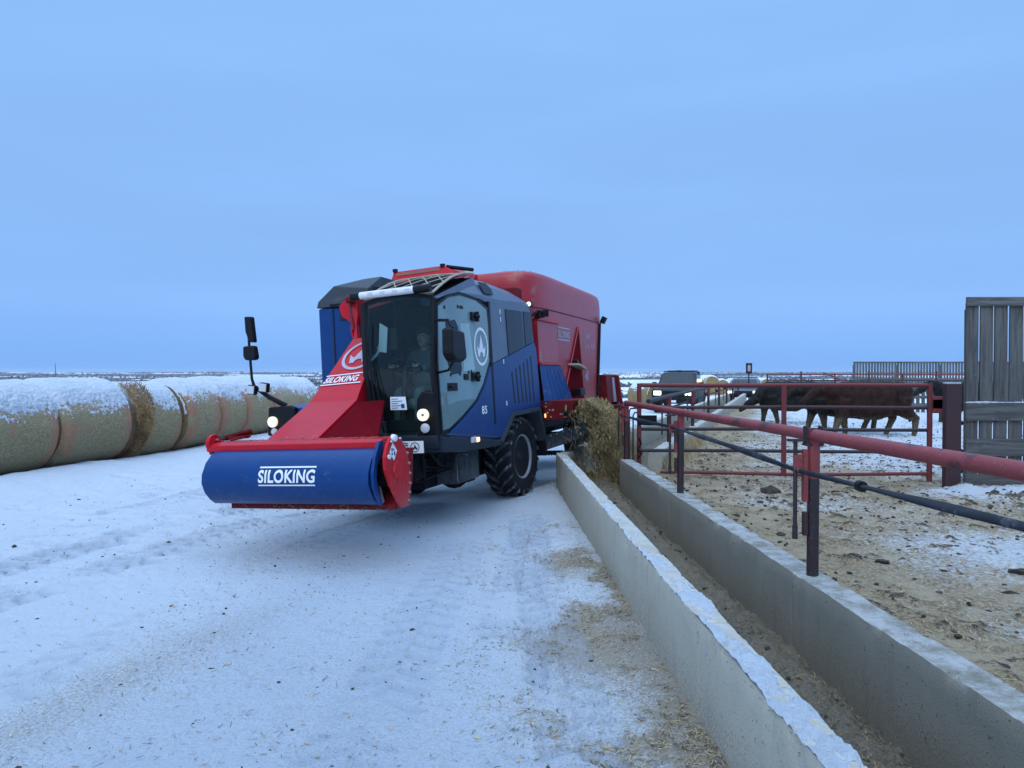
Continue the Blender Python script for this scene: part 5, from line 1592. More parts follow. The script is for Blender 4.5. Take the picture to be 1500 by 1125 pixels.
# mirror stalk with two mirrors and two small lamps
st = part(MB().path([(-0.78, -2.55, 1.42), (-0.93, -2.66, 1.53), (-1.10, -2.70, 1.66), (-1.13, -2.70, 1.75), (-1.145, -2.70, 2.10), (-1.15, -2.70, 2.45)], [0.030, 0.028, 0.022, 0.016, 0.015, 0.015], 8), 'mirror_stalk', 'black', smooth=True)
part(MB().prism([(-1.17, -2.74, 2.475), (-1.08, -2.74, 2.47), (-1.055, -2.74, 2.17), (-1.12, -2.74, 2.175), (-1.165, -2.74, 2.30)], (0, 0.08, 0)), 'upper_mirror', 'black', st, bevel=0.015)
part(MB().prism([(-1.21, -2.74, 2.135), (-1.06, -2.74, 2.135), (-1.04, -2.74, 2.00), (-1.06, -2.74, 1.965), (-1.19, -2.74, 1.97), (-1.215, -2.74, 2.02)], (0, 0.09, 0)), 'lower_mirror', 'black', st, bevel=0.02)
for x, z in ((-1.105, 1.625), (-0.935, 1.645)):
    lp = part(MB().box((x, -2.73, z), (0.115, 0.06, 0.11), Matrix.Rotation(0.15, 3, 'Y')), 'work_lamp', 'black', st, bevel=0.015)
    part(MB().box((x, -2.765, z), (0.095, 0.012, 0.09), Matrix.Rotation(0.15, 3, 'Y')), 'lens', 'lensclear', st, bevel=0.01)

# --- loading arm (conveyor chute) from the milling head up to the right of the cab
s = MB()
aL = [(-0.16, -3.86, 1.05), (-0.19, -2.95, 1.45), (-0.165, -2.60, 1.74), (-0.08, -2.18, 2.17)]
aR = [(0.47, -3.86, 1.08), (0.405, -2.95, 1.455), (0.335, -2.60, 1.765), (0.325, -2.18, 2.20)]
for k in range(3):
    s.quad(aL[k], aR[k], aR[k + 1], aL[k + 1])
dn = Vector((0, 0.06, -0.30))
lo = [Vector(p) + dn * (0.3 if i == 0 else 1) for i, p in enumerate(aL)]
ro = [Vector(p) + dn * (0.3 if i == 0 else 1) for i, p in enumerate(aR)]
for k in range(3):
    s.quad(aL[k], aL[k + 1], lo[k + 1], lo[k]); s.quad(aR[k + 1], aR[k], ro[k], ro[k + 1]); s.quad(lo[k], lo[k + 1], ro[k + 1], ro[k])
s.quad(aL[0], lo[0], ro[0], aR[0]); s.quad(aL[3], aR[3], ro[3], lo[3])
arm = part(s, 'loading_arm', 'red', bevel=0.008)
# flank plate from the arm down to the head, shade put into its colour
part(MB().prism([(0.475, -3.84, 1.06), (1.12, -3.80, 1.07), (0.62, -2.75, 1.44), (0.41, -2.95, 1.44)], (0, 0.02, -0.025)), 'flank_plate', 'shade_red', arm, bevel=0.004)
# head of the arm: side flange and hinge by the light bar
s = MB().prism([(-0.27, -1.95, 2.70), (-0.40, -1.95, 2.60), (-0.35, -1.98, 2.47), (-0.22, -2.0, 2.39), (-0.145, -2.12, 2.25), (-0.085, -2.18, 2.17), (-0.03, -2.16, 2.17), (-0.11, -2.05, 2.33), (-0.14, -1.95, 2.50), (-0.16, -1.93, 2.70)], (0, 0.05, 0.0))
part(s, 'arm_flange', 'red', arm, bevel=0.008)
part(MB().prism([(-0.14, -1.93, 2.16), (0.30, -1.93, 2.2), (0.30, -1.93, 2.66), (-0.16, -1.93, 2.66)], (0, 0.06, 0)), 'arm_mouth', 'darkred', arm)
s = MB().tube((-0.24, -2.0, 2.66), (-0.16, -2.0, 2.66), 0.05, 12).tube((-0.20, -2.04, 2.6), (0.0, -2.3, 2.25), 0.016, 6)
part(s, 'arm_pivot', 'darkred', arm, True)
# arm lettering and emblem, on the upper slope
e1 = (Vector(aR[2]) - Vector(aL[2])).normalized(); e2 = ((Vector(aL[3]) + Vector(aR[3])) / 2 - (Vector(aL[2]) + Vector(aR[2])) / 2).normalized()
nrm = e1.cross(e2).normalized() * 0.006
e1b = (Vector(aR[1]) - Vector(aL[1])).normalized(); e2b = ((Vector(aL[2]) + Vector(aR[2])) / 2 - (Vector(aL[1]) + Vector(aR[1])) / 2).normalized()
nb_ = e1b.cross(e2b).normalized() * 0.006
base = Vector(aL[1]) + (Vector(aL[2]) - Vector(aL[1])) * 0.60 + e1b * 0.03 + nb_
def on_arm(a, b):      # a across, b up the sloping middle panel (0..1)
    p = (Vector(aL[1]).lerp(Vector(aL[2]), b)).lerp(Vector(aR[1]).lerp(Vector(aR[2]), b), a)
    return p + nb_ * 2
lettering('SILOKING', None, (1, 0, 0), (0, 0, 1), 0.84, 0.22, m['white'], arm, 0.03, 0.25, curve=lambda a, b: on_arm(0.03 + a, 0.66 + b), cuts=3)
s = MB()
for q in (0.58, 0.925):
    s.add([on_arm(0.0, q), on_arm(0.95, q), on_arm(0.95, q + 0.035), on_arm(0.0, q + 0.035)], [(0, 1, 2, 3)])
part(s, 'lettering_lines', 'white', arm)
emblem(Vector(aL[2]) + e1 * 0.31 + e2 * 0.28 + nrm, e1, e2, 0.235, 'pale_decal', arm)

# --- milling head (bucket)
prof_c = [(-4.03, 1.045), (-4.13, 1.02), (-4.22, 0.94), (-4.275, 0.84), (-4.285, 0.76), (-4.25, 0.67), (-4.19, 0.60), (-4.12, 0.55)]
xa, xb = -0.47, 1.30
s = MB()
ins = [(y + 0.022, z - 0.003) for y, z in prof_c]
s.loft([[(xa, y, z) for y, z in prof_c] + [(xa, y, z) for y, z in reversed(ins)], [(xb, y, z) for y, z in prof_c] + [(xb, y, z) for y, z in reversed(ins)]])
cover = part(s, 'bucket_cover', 'blue', smooth=50)
part(MB().px([(-4.12, 0.56), (-4.20, 0.62), (-4.27, 0.74), (-4.265, 0.86), (-4.20, 0.96), (-4.10, 1.03), (-4.03, 1.03), (-4.0, 0.75)], xa + 0.002, xa + 0.02), 'cover_side', 'blue', cover)
strip = [(-4.05, 1.10), (-4.11, 1.10), (-4.20, 0.97), (-4.25, 0.84), (-4.25, 0.74), (-4.22, 0.66), (-4.13, 0.54), (-4.10, 0.56), (-4.17, 0.67), (-4.19, 0.78), (-4.17, 0.9), (-4.06, 1.0)]
part(MB().px(strip, xb + 0.005, xb + 0.035), 'cover_side_strip', 'blue', cover, bevel=0.004)
part(MB().px([(-4.17, 0.72), (-4.12, 0.56), (-4.09, 0.57), (-4.14, 0.7)], xb + 0.036, xb + 0.042), 'worn_edge', 'steel', cover)
def cov(a, b):        # wraps print onto the curved cover
    z = 0.735 + b
    ys_ = [p[0] for p in prof_c][::-1]; zs_ = [p[1] for p in prof_c][::-1]
    return (0.17 + a, float(np.interp(z, zs_, ys_)) - 0.004, z)
lettering('SILOKING', None, (1, 0, 0), (0, 0, 1), 0.60, 0.115, m['white'], cover, 0.03, 0, curve=lambda a, b: cov(a, b + 0.028), cuts=14)
s = MB()
for b0 in (0.0, 0.158):
    s.add([cov(0, b0), cov(0.60, b0), cov(0.60, b0 + 0.013), cov(0, b0 + 0.013)], [(0, 1, 2, 3)])
part(s, 'lettering_lines', 'white', cover)
# red beam, end flanges, tray, drum
bm_ = part(MB().px([(-4.06, 1.035), (-4.06, 1.09), (-4.0, 1.115), (-3.72, 1.115), (-3.70, 1.0), (-3.78, 0.98)], -0.60, 1.30), 'top_beam', 'red', bevel=0.008)
s = MB().lathe([(0.0, -0.025), (0.09, -0.02), (0.09, 0.02), (0.0, 0.025)], (-0.58, -3.98, 1.105), (1, 0, 0), 20)
s.px([(-4.06, 1.10), (-3.86, 1.13), (-3.80, 1.03), (-4.02, 1.0)], -0.60, -0.56)
part(s, 'hinge_flange', 'red', bm_, bevel=0.005)
s = MB().bb(-0.52, -0.30, -3.86, -3.80, 1.14, 1.165).prism([(-0.56, -3.85, 1.15), (-0.28, -3.80, 1.21), (-0.28, -3.77, 1.18), (-0.56, -3.82, 1.12)], (0, 0, 0.02)).tube((-0.45, -3.9, 1.13), (-0.30, -3.78, 1.16), 0.014, 6)
part(s, 'linkage', 'darkred', bm_)
s = MB()
for y, z in ((-4.0, 1.10), (-3.97, 1.14)): s.tube((-0.63, y, z), (-0.52, y, z), 0.014, 8)
part(s, 'linkage_pins', 'steel', bm_, True)
part(MB().px([(-4.03, 0.487), (-4.03, 0.535), (-3.72, 0.75), (-3.65, 1.0), (-3.62, 1.0), (-3.66, 0.70), (-3.78, 0.487)], -0.36, 1.40), 'bucket_tray', 'darkred', bevel=0.005)
s = MB().tube((-0.42, -3.92, 0.78), (1.38, -3.92, 0.78), 0.12, 16)
rr_ = random.Random(9)
for k in range(26):
    x = -0.38 + 0.068 * k
    a = k * 1.1
    for q in (0, math.pi):
        s.box((x, -3.92 + 0.17 * math.cos(a + q), 0.78 + 0.17 * math.sin(a + q)), (0.03, 0.09, 0.05), Matrix.Rotation(a + q, 3, 'X'))
part(s, 'milling_drum', 'under', smooth=False)
part(MB().px([(-4.0, 1.0), (-4.0, 0.55), (-3.7, 0.62), (-3.68, 1.0)], xa + 0.03, xa + 0.05), 'end_plate', 'darkred')
ep = [(-4.15, 1.05), (-4.08, 1.125), (-3.97, 1.135), (-3.86, 1.08), (-3.78, 0.96), (-3.745, 0.82), (-3.75, 0.66), (-3.79, 0.495), (-3.96, 0.495), (-4.00, 0.56), (-4.12, 0.72), (-4.19, 0.86), (-4.19, 0.97)]
pe = part(MB().px(ep, 1.395, 1.425), 'end_plate', 'red', bevel=0.006, label='red end plate with bolts round its rim and a white diamond hazard label')
s = MB()
for y, z in ((-3.92, 1.105), (-3.86, 1.06), (-3.80, 0.965), (-3.775, 0.87), (-3.768, 0.78), (-3.775, 0.69), (-3.79, 0.61), (-3.81, 0.54), (-4.02, 1.11), (-4.08, 1.09)):
    s.lathe([(0.0, 0), (0.014, 0), (0.012, 0.016), (0, 0.018)], (1.425, y, z), (1, 0, 0), 8)
part(s, 'rim_bolts', 'steel', pe)
s = MB().lathe([(0, 0), (0.035, 0), (0.03, 0.035), (0, 0.04)], (1.42, -4.04, 1.12), (1, 0, 0), 12)
s.lathe([(0, 0), (0.022, 0), (0.02, 0.02), (0, 0.02)], (1.42, -4.13, 0.965), (1, 0, 0), 12)
part(s, 'pivot_pins', 'alu', pe, True)
s = MB().lathe([(0, 0), (0.09, 0), (0.085, 0.012), (0.0, 0.016)], (1.425, -3.98, 0.83), (1, 0, 0), 8)
part(s, 'bearing_cover', 'red', pe)
part(MB().prism([(1.4265, -4.045, 0.925), (1.4265, -3.985, 1.005), (1.4265, -4.055, 1.08), (1.4265, -4.115, 1.0)], (0.003, 0, 0)), 'hazard_label', 'white', pe)
s = MB()
for y, z, h_ in ((-4.075, 1.02, 0.03), (-4.03, 0.985, 0.035), (-4.075, 0.985, 0.02), (-4.045, 1.02, 0.015)): s.bb(1.430, 1.4315, y - 0.010, y + 0.010, z - h_ / 2, z + h_ / 2)
part(s, 'label_print', 'ink', pe)

n_ = 260
xx = rng.uniform(-0.34, 1.36, n_)
blades('tray_feed', np.stack([xx, rng.uniform(-4.06, -3.96, n_), rng.uniform(0.49, 0.56, n_)], 1), rng.normal(size=(n_, 3)) * np.array([1, 0.6, 0.5]), rng.uniform(0.02, 0.09, n_), rng.uniform(0.003, 0.008, n_), m['feed'], T)

# chaff and snow lying on the ledges of the head and arm
n_ = 420
xx = rng.uniform(-0.55, 1.28, n_)
blades('ledge_chaff', np.stack([xx, rng.uniform(-3.99, -3.74, n_), np.full(n_, 1.119)], 1), rng.normal(size=(n_, 3)) * np.array([1, 1, 0.08]), rng.uniform(0.01, 0.05, n_), rng.uniform(0.002, 0.005, n_), m['feed'], T, 'stuff', np.array([0.0, 0, 1.0]))
n_ = 90
tt = rng.uniform(0, 0.6, n_) ** 3.5
aa_ = rng.uniform(0.05, 0.95, n_)
PP = np.array([list(Vector(aL[0]).lerp(Vector(aL[1]), t_).lerp(Vector(aR[0]).lerp(Vector(aR[1]), t_), a_) + Vector((0, -0.003, 0.006))) for t_, a_ in zip(tt, aa_)])
lumps('ledge_snow', PP, rng.uniform(0.002, 0.006, (n_, 3)) * np.array([1.6, 1.6, 0.6]), m['snow_clean'], 'stuff', T)

# --- mixing hopper: tall rounded tub
def tub_ring(z, grow, shrink_top=0.0, n=72):
    cx, cy = 0.04, 3.36
    hx, hy = 1.125 * grow - shrink_top, 2.44 * grow - shrink_top
    pts = []
    for k in range(n):
        a = 2 * math.pi * k / n
        e_ = 0.21
        c_, s_ = math.cos(a), math.sin(a)
        pts.append((cx + hx * math.copysign(abs(c_) ** e_, c_), cy + hy * math.copysign(abs(s_) ** (e_ * 1.5), s_), z))
    return pts
prof_t = [(1.12, 0.90, 0), (1.20, 0.915, 0), (2.70, 0.995, 0), (3.06, 1.0, 0), (3.19, 1.0, 0.006), (3.25, 1.0, 0.025), (3.28, 1.0, 0.06), (3.29, 1.0, 0.10)]
tub = part(MB().loft([tub_ring(z, g, sh) for z, g, sh in prof_t], caps=False), 'hopper', 'red_dusty', smooth=True)
part(MB().loft([tub_ring(3.289, 1.0, 0.10), tub_ring(2.3, 0.9, 0.22)], caps=False), 'hopper_lining', 'darkred', tub, True)
s = MB()
s.add(tub_ring(2.3, 0.9, 0.215), [tuple(range(72))])
part(s, 'load', 'feed', tub)
seam_r = [[(p[0] + (p[0] - 0.04) * 0.004, p[1] + (p[1] - 3.36) * 0.003, z) for p in tub_ring(z, g)] for z, g in ((2.705, 0.9955), (2.725, 0.996))]
part(MB().loft(seam_r, caps=False), 'seam', 'darkred', tub)
r_ = random.Random(2)
P = np.array([(x + r_.uniform(-0.05, 0.05), y + r_.uniform(-0.05, 0.05), 3.285 + r_.uniform(-0.01, 0.02)) for x, y, z in [q for q in tub_ring(3.38, 1.0, 0.16) if q[1] > 1.0] for _ in range(7)])
blades('rim_feed', P, rng.normal(size=(len(P), 3)) * np.array([1, 1, 0.4]), rng.uniform(0.02, 0.06, len(P)), rng.uniform(0.004, 0.008, len(P)), m['feed'], T)
s = MB().path([(1.155, 5.20, 2.70), (1.075, 5.05, 1.25)], 0.03, 8)
part(s, 'rear_edge_pipe', 'black', smooth=True)
s = MB().box((1.22, 5.28, 2.78), (0.09, 0.14, 0.14), Matrix.Rotation(0.5, 3, 'Y')).tube((1.13, 5.25, 2.68), (1.2, 5.28, 2.76), 0.015, 6)
part(s, 'rear_work_lamp', 'black', bevel=0.01)
def hs(z): return 0.04 + 1.125 * (0.915 + 0.08 * (z - 1.2) / 1.5)      # x of the hopper's side at height z
# A-shaped recess, its shade painted as a flat dark triangle, with a little shelf
ap, bl_, br_ = (2.54, 3.44), (1.16, 2.46), (1.14, 3.92)
tri = [(hs(z) + 0.006, y, z) for z, y in (ap, bl_, br_)]
part(MB().prism(tri, (0.012, 0, 0)), 'shaded_recess', 'shade_red', tub)
for a, b in ((0, 1), (0, 2)):
    part(MB().path([Vector(tri[a]) + Vector((0.012, 0, 0)), Vector(tri[b]) + Vector((0.012, 0, 0))], 0.014, 8), 'brace_rib', 'red_dusty', tub, True)
s = MB().prism([(hs(1.8) + 0.01, 2.84, 1.84), (hs(1.8) + 0.17, 3.0, 1.83), (hs(1.8) + 0.13, 3.64, 1.76), (hs(1.8) + 0.01, 3.62, 1.76)], (0, 0, 0.035))
part(s, 'brace_shelf', 'lattice', tub)
s = MB().bb(hs(1.84) + 0.02, hs(1.84) + 0.12, 3.02, 3.14, 1.86, 1.93).bb(hs(1.3) + 0.05, hs(1.3) + 0.20, 2.98, 3.30, 1.30, 1.42)
part(s, 'brace_lamp', 'black', tub, bevel=0.01)
def side_print(body, y, z, w_, h_, mat, bold=0.03):
    lettering(body, None, (0, 1, 0), (0, 0, 1), w_, h_, m[mat], tub, bold, 0, curve=lambda a, b: (hs(z + b) + 0.006, y + a, z + b))
side_print('SILOKING', 2.20, 2.30, 0.70, 0.12, 'pale_decal')
s = MB()
for z in (2.255, 2.455): s.prism([(hs(z) + 0.005, 2.20, z), (hs(z) + 0.005, 2.90, z), (hs(z) + 0.005, 2.90, z + 0.02), (hs(z) + 0.005, 2.20, z + 0.02)], (0.002, 0, 0))
part(s, 'print_lines', 'pale_decal', tub)
side_print('Self', 4.02, 2.36, 0.34, 0.10, 'pale_decal', 0.0)
side_print('Line 4.0', 3.98, 2.17, 0.72, 0.11, 'pale_decal', 0.0)
side_print('40', 4.02, 1.55, 0.26, 0.20, 'pale_decal', 0.02)
# inlet housing on top, ahead of the hopper
s = MB().prism([(-1.02, 0.35, 3.05), (-0.97, 0.5, 3.30), (-0.97, 0.5, 3.375), (-0.10, 0.5, 3.395), (0.05, 0.45, 3.30), (0.16, 0.35, 3.08)], (0, 0.75, 0.02))
inl = part(s, 'inlet_housing', 'red', bevel=0.012)
part(MB().prism([(-0.90, 0.478, 3.30), (-0.15, 0.478, 3.32), (-0.17, 0.485, 3.37), (-0.90, 0.485, 3.35)], (0, -0.02, 0)), 'inlet_flap', M('pale_red_flap', (0.32, 0.12, 0.10), 0.5, dirt=DUST, damt=0.3), inl)
s = MB()
for x in (-0.93, -0.12): part(MB().bb(x - 0.03, x + 0.03, 0.47, 0.53, 3.37, 3.42), 'inlet_bracket', 'black', inl)
s.tube((-0.05, 0.5, 3.37), (0.18, 0.95, 3.36), 0.03, 8)
part(s, 'inlet_ram', 'black', inl)
part(MB().prism([(-1.05, 0.0, 2.7), (0.25, 0.0, 2.7), (0.25, 0.9, 3.28), (-1.05, 0.9, 3.28)], (0, 0.6, 0)), 'conveyor_housing', 'red', bevel=0.01)
part(MB().bb(-0.9, 0.95, 0.72, 1.25, 1.1, 3.0), 'hopper_front_frame', 'darkred', bevel=0.02)
# red box, curtain, chute and discharge conveyor
bx = part(MB().bb(0.80, 1.195, 0.95, 1.98, 1.86, 2.50), 'side_locker', 'red_dusty', bevel=0.008)
part(MB().bb(0.9, 1.225, 0.93, 2.02, 2.495, 2.535), 'locker_rim', 'red', bx, bevel=0.006)
part(MB().bb(0.9, 1.225, 0.93, 2.02, 1.825, 1.862), 'locker_rim', 'red', bx, bevel=0.006)
s = MB()
for k in range(6): s.lathe([(0, 0), (0.012, 0), (0, 0.01)], (1.196, 1.1 + 0.15 * k, 1.885), (1, 0, 0), 6)
for z in (1.90, 1.95, 2.0): s.lathe([(0, 0), (0.022, 0), (0, 0.012)], (1.196, 1.02, z), (1, 0, 0), 8)
part(s, 'locker_rivets', 'lattice', bx)
s = MB()
nC = 11
top = [(1.19 + (0.02 if k % 2 else 0), 0.96 + 1.02 * k / nC, 1.835) for k in range(nC + 1)]
bot = [(1.23 + (0.10 if k % 2 else 0), 0.98 + 1.24 * k / nC, 1.27) for k in range(nC + 1)]
for k in range(nC): s.quad(bot[k], bot[k + 1], top[k + 1], top[k])
part(s, 'rubber_curtain', 'tarp')
ch = part(MB().prism([(0.85, 1.02, 0.95), (1.60, 1.02, 1.00), (1.70, 1.02, 1.265), (0.85, 1.02, 1.285)], (0, 1.1, 0)), 'discharge_chute', 'darkred', bevel=0.008)
s = MB()
for k in range(9): s.lathe([(0, 0), (0.014, 0), (0, 0.012)], (r_.uniform(1.0, 1.6), 1.018, r_.uniform(1.0, 1.24)), (0, -1, 0), 6)
part(s, 'chute_bolts', 'lattice', ch)
s = MB().lathe([(0, 0), (0.055, 0), (0.05, 0.05), (0, 0.06)], (1.56, 1.018, 1.10), (0, -1, 0), 12)
part(s, 'chute_motor', 'black', ch, True)
cv = part(MB().prism([(0.75, 1.0, 0.47), (1.16, 1.0, 0.515), (1.74, 1.0, 0.69), (1.90, 1.0, 0.80), (1.84, 1.0, 0.96), (1.74, 1.0, 0.895), (1.15, 1.0, 0.735), (0.75, 1.0, 0.68)], (0, 1.15, 0)), 'discharge_conveyor', 'darkblue', bevel=0.01)
s = MB()
for k in range(7): s.lathe([(0, 0), (0.012, 0), (0, 0.01)], (1.1 + 0.1 * k, 0.998, 0.68 + 0.03 * k), (0, -1, 0), 6)
part(s, 'conveyor_bolts', 'steel', cv)
s = MB()
for k in range(9): s.prism([(0.95 + 0.045 * k, 1.05, 0.48), (0.985 + 0.045 * k, 1.05, 0.485), (0.98 + 0.045 * k, 1.05, 0.445), (0.96 + 0.045 * k, 1.05, 0.44)], (0, 0.4, 0))
part(s, 'conveyor_belt_cleats', 'black', cv)
# rear boxes
rb = part(MB().prism([(0.75, 5.35, 1.10), (1.22, 5.35, 1.08), (1.20, 5.35, 1.66), (0.75, 5.35, 1.68)], (0, 0.55, 0)), 'rear_box', 'darkred', bevel=0.01)
part(MB().tube((1.18, 5.98, 1.08), (1.15, 5.98, 1.60), 0.085, 14), 'rear_cylinder', 'steel', rb, True)
part(MB().prism([(0.85, 6.05, 1.02), (1.36, 6.05, 1.02), (1.30, 6.05, 1.65), (0.85, 6.05, 1.67)], (0, 0.12, 0)), 'rear_plate', 'darkred', rb, bevel=0.01)
part(MB().prism([(0.8, 5.9, 0.8), (1.36, 5.9, 0.84), (1.45, 5.9, 0.98), (0.8, 5.9, 1.05)], (0, 0.4, 0)), 'rear_bumper', 'darkred', rb, bevel=0.01)

# --- driver
def skin_mesh(name, verts, edges, radii, levels=2):
    me = bpy.data.meshes.new(name)
    me.from_pydata(verts, edges, [])
    ob = bpy.data.objects.new(name, me)
    C.objects.link(ob)
    ob.modifiers.new('k', 'SKIN')
    for i, r0 in enumerate(radii): me.skin_vertices[0].data[i].radius = (r0, r0) if isinstance(r0, float) else r0
    me.skin_vertices[0].data[0].use_root = True
    sb = ob.modifiers.new('s', 'SUBSURF'); sb.levels = levels
    dg = bpy.context.evaluated_depsgraph_get()
    out = bpy.data.meshes.new_from_object(ob.evaluated_get(dg)); out.name = name
    bpy.data.objects.remove(ob)
    out.polygons.foreach_set('use_smooth', [True] * len(out.polygons))
    return out
m['jacket'] = M('grey_blue_work_jacket', (0.08, 0.12, 0.14), 0.85, var=0.2)
m['skin'] = M('skin', (0.42, 0.26, 0.19), 0.55, var=0.05)
m['hair'] = M('dark_cap', (0.03, 0.03, 0.035), 0.9, var=0.2)
dr = thing('person', 'driver in grey blue jacket and dark cap behind the windscreen, hands on the steering wheel', 'person', T.matrix_basis @ Vector((0.62, -1.72, 1.46)))
dr.rotation_euler = T.rotation_euler
V = [(0, 0, 0.02), (0, 0.02, 0.25), (0, 0.03, 0.48), (0, 0.0, 0.58),
     (0.17, 0.02, 0.47), (0.24, -0.12, 0.24), (0.16, -0.40, 0.33), (-0.17, 0.02, 0.47), (-0.24, -0.12, 0.24), (-0.16, -0.40, 0.33),
     (0.10, -0.05, 0.04), (0.13, -0.45, 0.06), (0.13, -0.50, -0.34), (0.13, -0.62, -0.38), (-0.10, -0.05, 0.04), (-0.13, -0.45, 0.06), (-0.13, -0.50, -0.34), (-0.13, -0.62, -0.38)]
Ed = [(0, 1), (1, 2), (2, 3), (2, 4), (4, 5), (5, 6), (2, 7), (7, 8), (8, 9), (0, 10), (10, 11), (11, 12), (12, 13), (0, 14), (14, 15), (15, 16), (16, 17)]
Rd = [0.15, 0.15, 0.13, 0.06, 0.075, 0.055, 0.04, 0.075, 0.055, 0.04, 0.095, 0.07, 0.05, 0.05, 0.095, 0.07, 0.05, 0.05]
link('body', skin_mesh('body', V, Ed, Rd), m['jacket'], dr)
s = MB().ell((0, -0.02, 0.70), (0.078, 0.098, 0.118), 18, 12)
s.ell((0, -0.115, 0.69), (0.016, 0.024, 0.026), 8, 6).ell((0, -0.06, 0.62), (0.05, 0.05, 0.045), 12, 8).tube((0, 0, 0.54), (0, -0.01, 0.64), 0.052, 12)
for sg in (-1, 1): s.ell((sg * 0.08, 0.0, 0.695), (0.014, 0.026, 0.036), 8, 6)
link('head', bake_remesh(s, 'head', 0.010, 4), m['skin'], dr)
e = MB()
for sg in (-1, 1): e.ell((sg * 0.032, -0.108, 0.715), (0.012, 0.008, 0.008), 8, 6)
e.bb(-0.025, 0.025, -0.108, -0.100, 0.640, 0.646)
e.build('eyes_and_mouth', m['ink'], dr, True)
s = MB().ell((0, 0.0, 0.745), (0.086, 0.104, 0.09), 18, 10).ell((0, -0.11, 0.755), (0.06, 0.07, 0.012), 14, 6)
s.build('cap', m['hair'], dr, True)
for sg in (-1, 1):
    hb = Vector((sg * 0.155, -0.44, 0.335))
    V2 = [hb, hb + Vector((-sg * 0.01, -0.055, 0.012))]
    E2, R2 = [(0, 1)], [0.026, 0.030]
    for k in range(4):
        f0 = hb + Vector((sg * (0.026 - 0.018 * k), -0.085, 0.026))
        f1 = f0 + Vector((0, -0.032, 0.008)); f2 = f1 + Vector((0, -0.012, -0.024)); f3 = f2 + Vector((0, 0.016, -0.016 - 0.002 * (k % 3)))
        i = len(V2); V2 += [f0, f1, f2, f3]; E2 += [(1, i), (i, i + 1), (i + 1, i + 2), (i + 2, i + 3)]; R2 += [0.0095, 0.009, 0.0085, 0.0075]
    i = len(V2); V2 += [hb + Vector((-sg * 0.035, -0.045, 0.02)), hb + Vector((-sg * 0.05, -0.085, 0.012))]; E2 += [(0, i), (i, i + 1)]; R2 += [0.011, 0.009]
    link('hand', skin_mesh('hand', [tuple(v) for v in V2], E2, R2, 1), m['skin'], dr)

# ------------------------------------------------------------------ feed pouring from the conveyor
def stream():
    """ropes and tufts of feed that leave the conveyor, break up and fall"""
    c0, c1 = np.array([1.20, 11.62, 1.20]), np.array([1.50, 11.38, 0.09])
    ax, bx_ = np.array([0.94, -0.342, -0.03]), np.array([0.342, 0.94, 0.0])
    def at(t, la, de):
        ctr = c0 + (c1 - c0) * np.stack([t ** 0.55, t, t ** 1.35], 1)
        ctr = ctr + ax * la[:, None] + bx_ * de[:, None]
        ctr[:, 2] += (0.10 * np.exp(-((la - 0.02) / 0.16) ** 2) - 0.25 * np.abs(la)) * (1 - t) ** 2
        return ctr
    n_r = 70
    rl, rd = np.clip(rng.normal(0.02, 0.13, n_r), -0.26, 0.30), np.clip(rng.normal(0, 0.28, n_r), -0.5, 0.5)
    rt0, rt1 = rng.uniform(0, 0.22, n_r), rng.uniform(0.35, 1.0, n_r) - 0.45 * np.maximum(0, -rl) / 0.26
    rw = rng.uniform(0.018, 0.055, n_r)
    n = 52000
    k = rng.integers(0, n_r, n)
    u = rng.uniform(0, 1, n)
    t = rt0[k] + (rt1[k] - rt0[k]) * u
    sp = rw[k] * (0.6 + 1.2 * t)
    la = rl[k] * (0.9 + 0.35 * t) + 0.03 * np.sin(t * 9 + k) + rng.normal(0, 1, n) * sp
    de = rd[k] + rng.normal(0, 1, n) * sp
    tuft = fbm(t * 9 + k * 3.7, k * 1.3, 71, 2)
    keep = tuft > 0.36
    loose = 8000                                     # stray straws around the edges
    t = np.concatenate([t[keep], rng.uniform(0.05, 1, loose)])
    la = np.concatenate([la[keep], rng.normal(0.02, 0.19, loose)])
    de = np.concatenate([de[keep], rng.normal(0, 0.34, loose)])
    n = len(t)
    P = at(t, la, de)
    D = np.array([0.22, -0.06, -0.95]) * (0.35 + 1.6 * t[:, None]) + rng.normal(size=(n, 3)) * (0.75 - 0.35 * t[:, None])
    o = blades('falling_feed', P, D, rng.uniform(0.02, 0.09, n) * (0.7 + 1.1 * t), rng.uniform(0.0025, 0.007, n), m['feed'])
    tag(o, 'brown chopped feed pouring off the conveyor into the trough', 'feed')
    q = 2600
    t = rng.uniform(0, 0.95, q) ** 1.2
    P = at(t, np.clip(rng.normal(0, 0.12, q), -0.24, 0.24), rng.normal(0, 0.26, q))
    S = rng.uniform(0.004, 0.018, (q, 3)) * (1.3 - 0.8 * t[:, None]); S[:, 2] *= 2.0
    o = lumps('feed_clumps', P, S, m['feed'])
    tag(o, 'clumps of chopped feed inside the falling stream', 'feed')
    # small heap where it lands
    q = 5000
    a, r_ = rng.uniform(0, 6.28, q), np.abs(rng.normal(0, 0.26, q))
    X = c1[0] + r_ * np.cos(a) * 0.9; Y = c1[1] + r_ * np.sin(a) * 1.9
    Z = trough_z(X, Y) + 0.10 * np.exp(-(r_ / 0.28) ** 2) * rng.uniform(0.2, 1, q)
    o = blades('landed_feed', np.stack([X, Y, Z], 1), rng.normal(size=(q, 3)) * np.array([1, 1, 0.4]), rng.uniform(0.02, 0.08, q), rng.uniform(0.002, 0.006, q), m['feed'])
    tag(o, 'loose feed heaping up in the trough under the falling stream', 'feed')
stream()

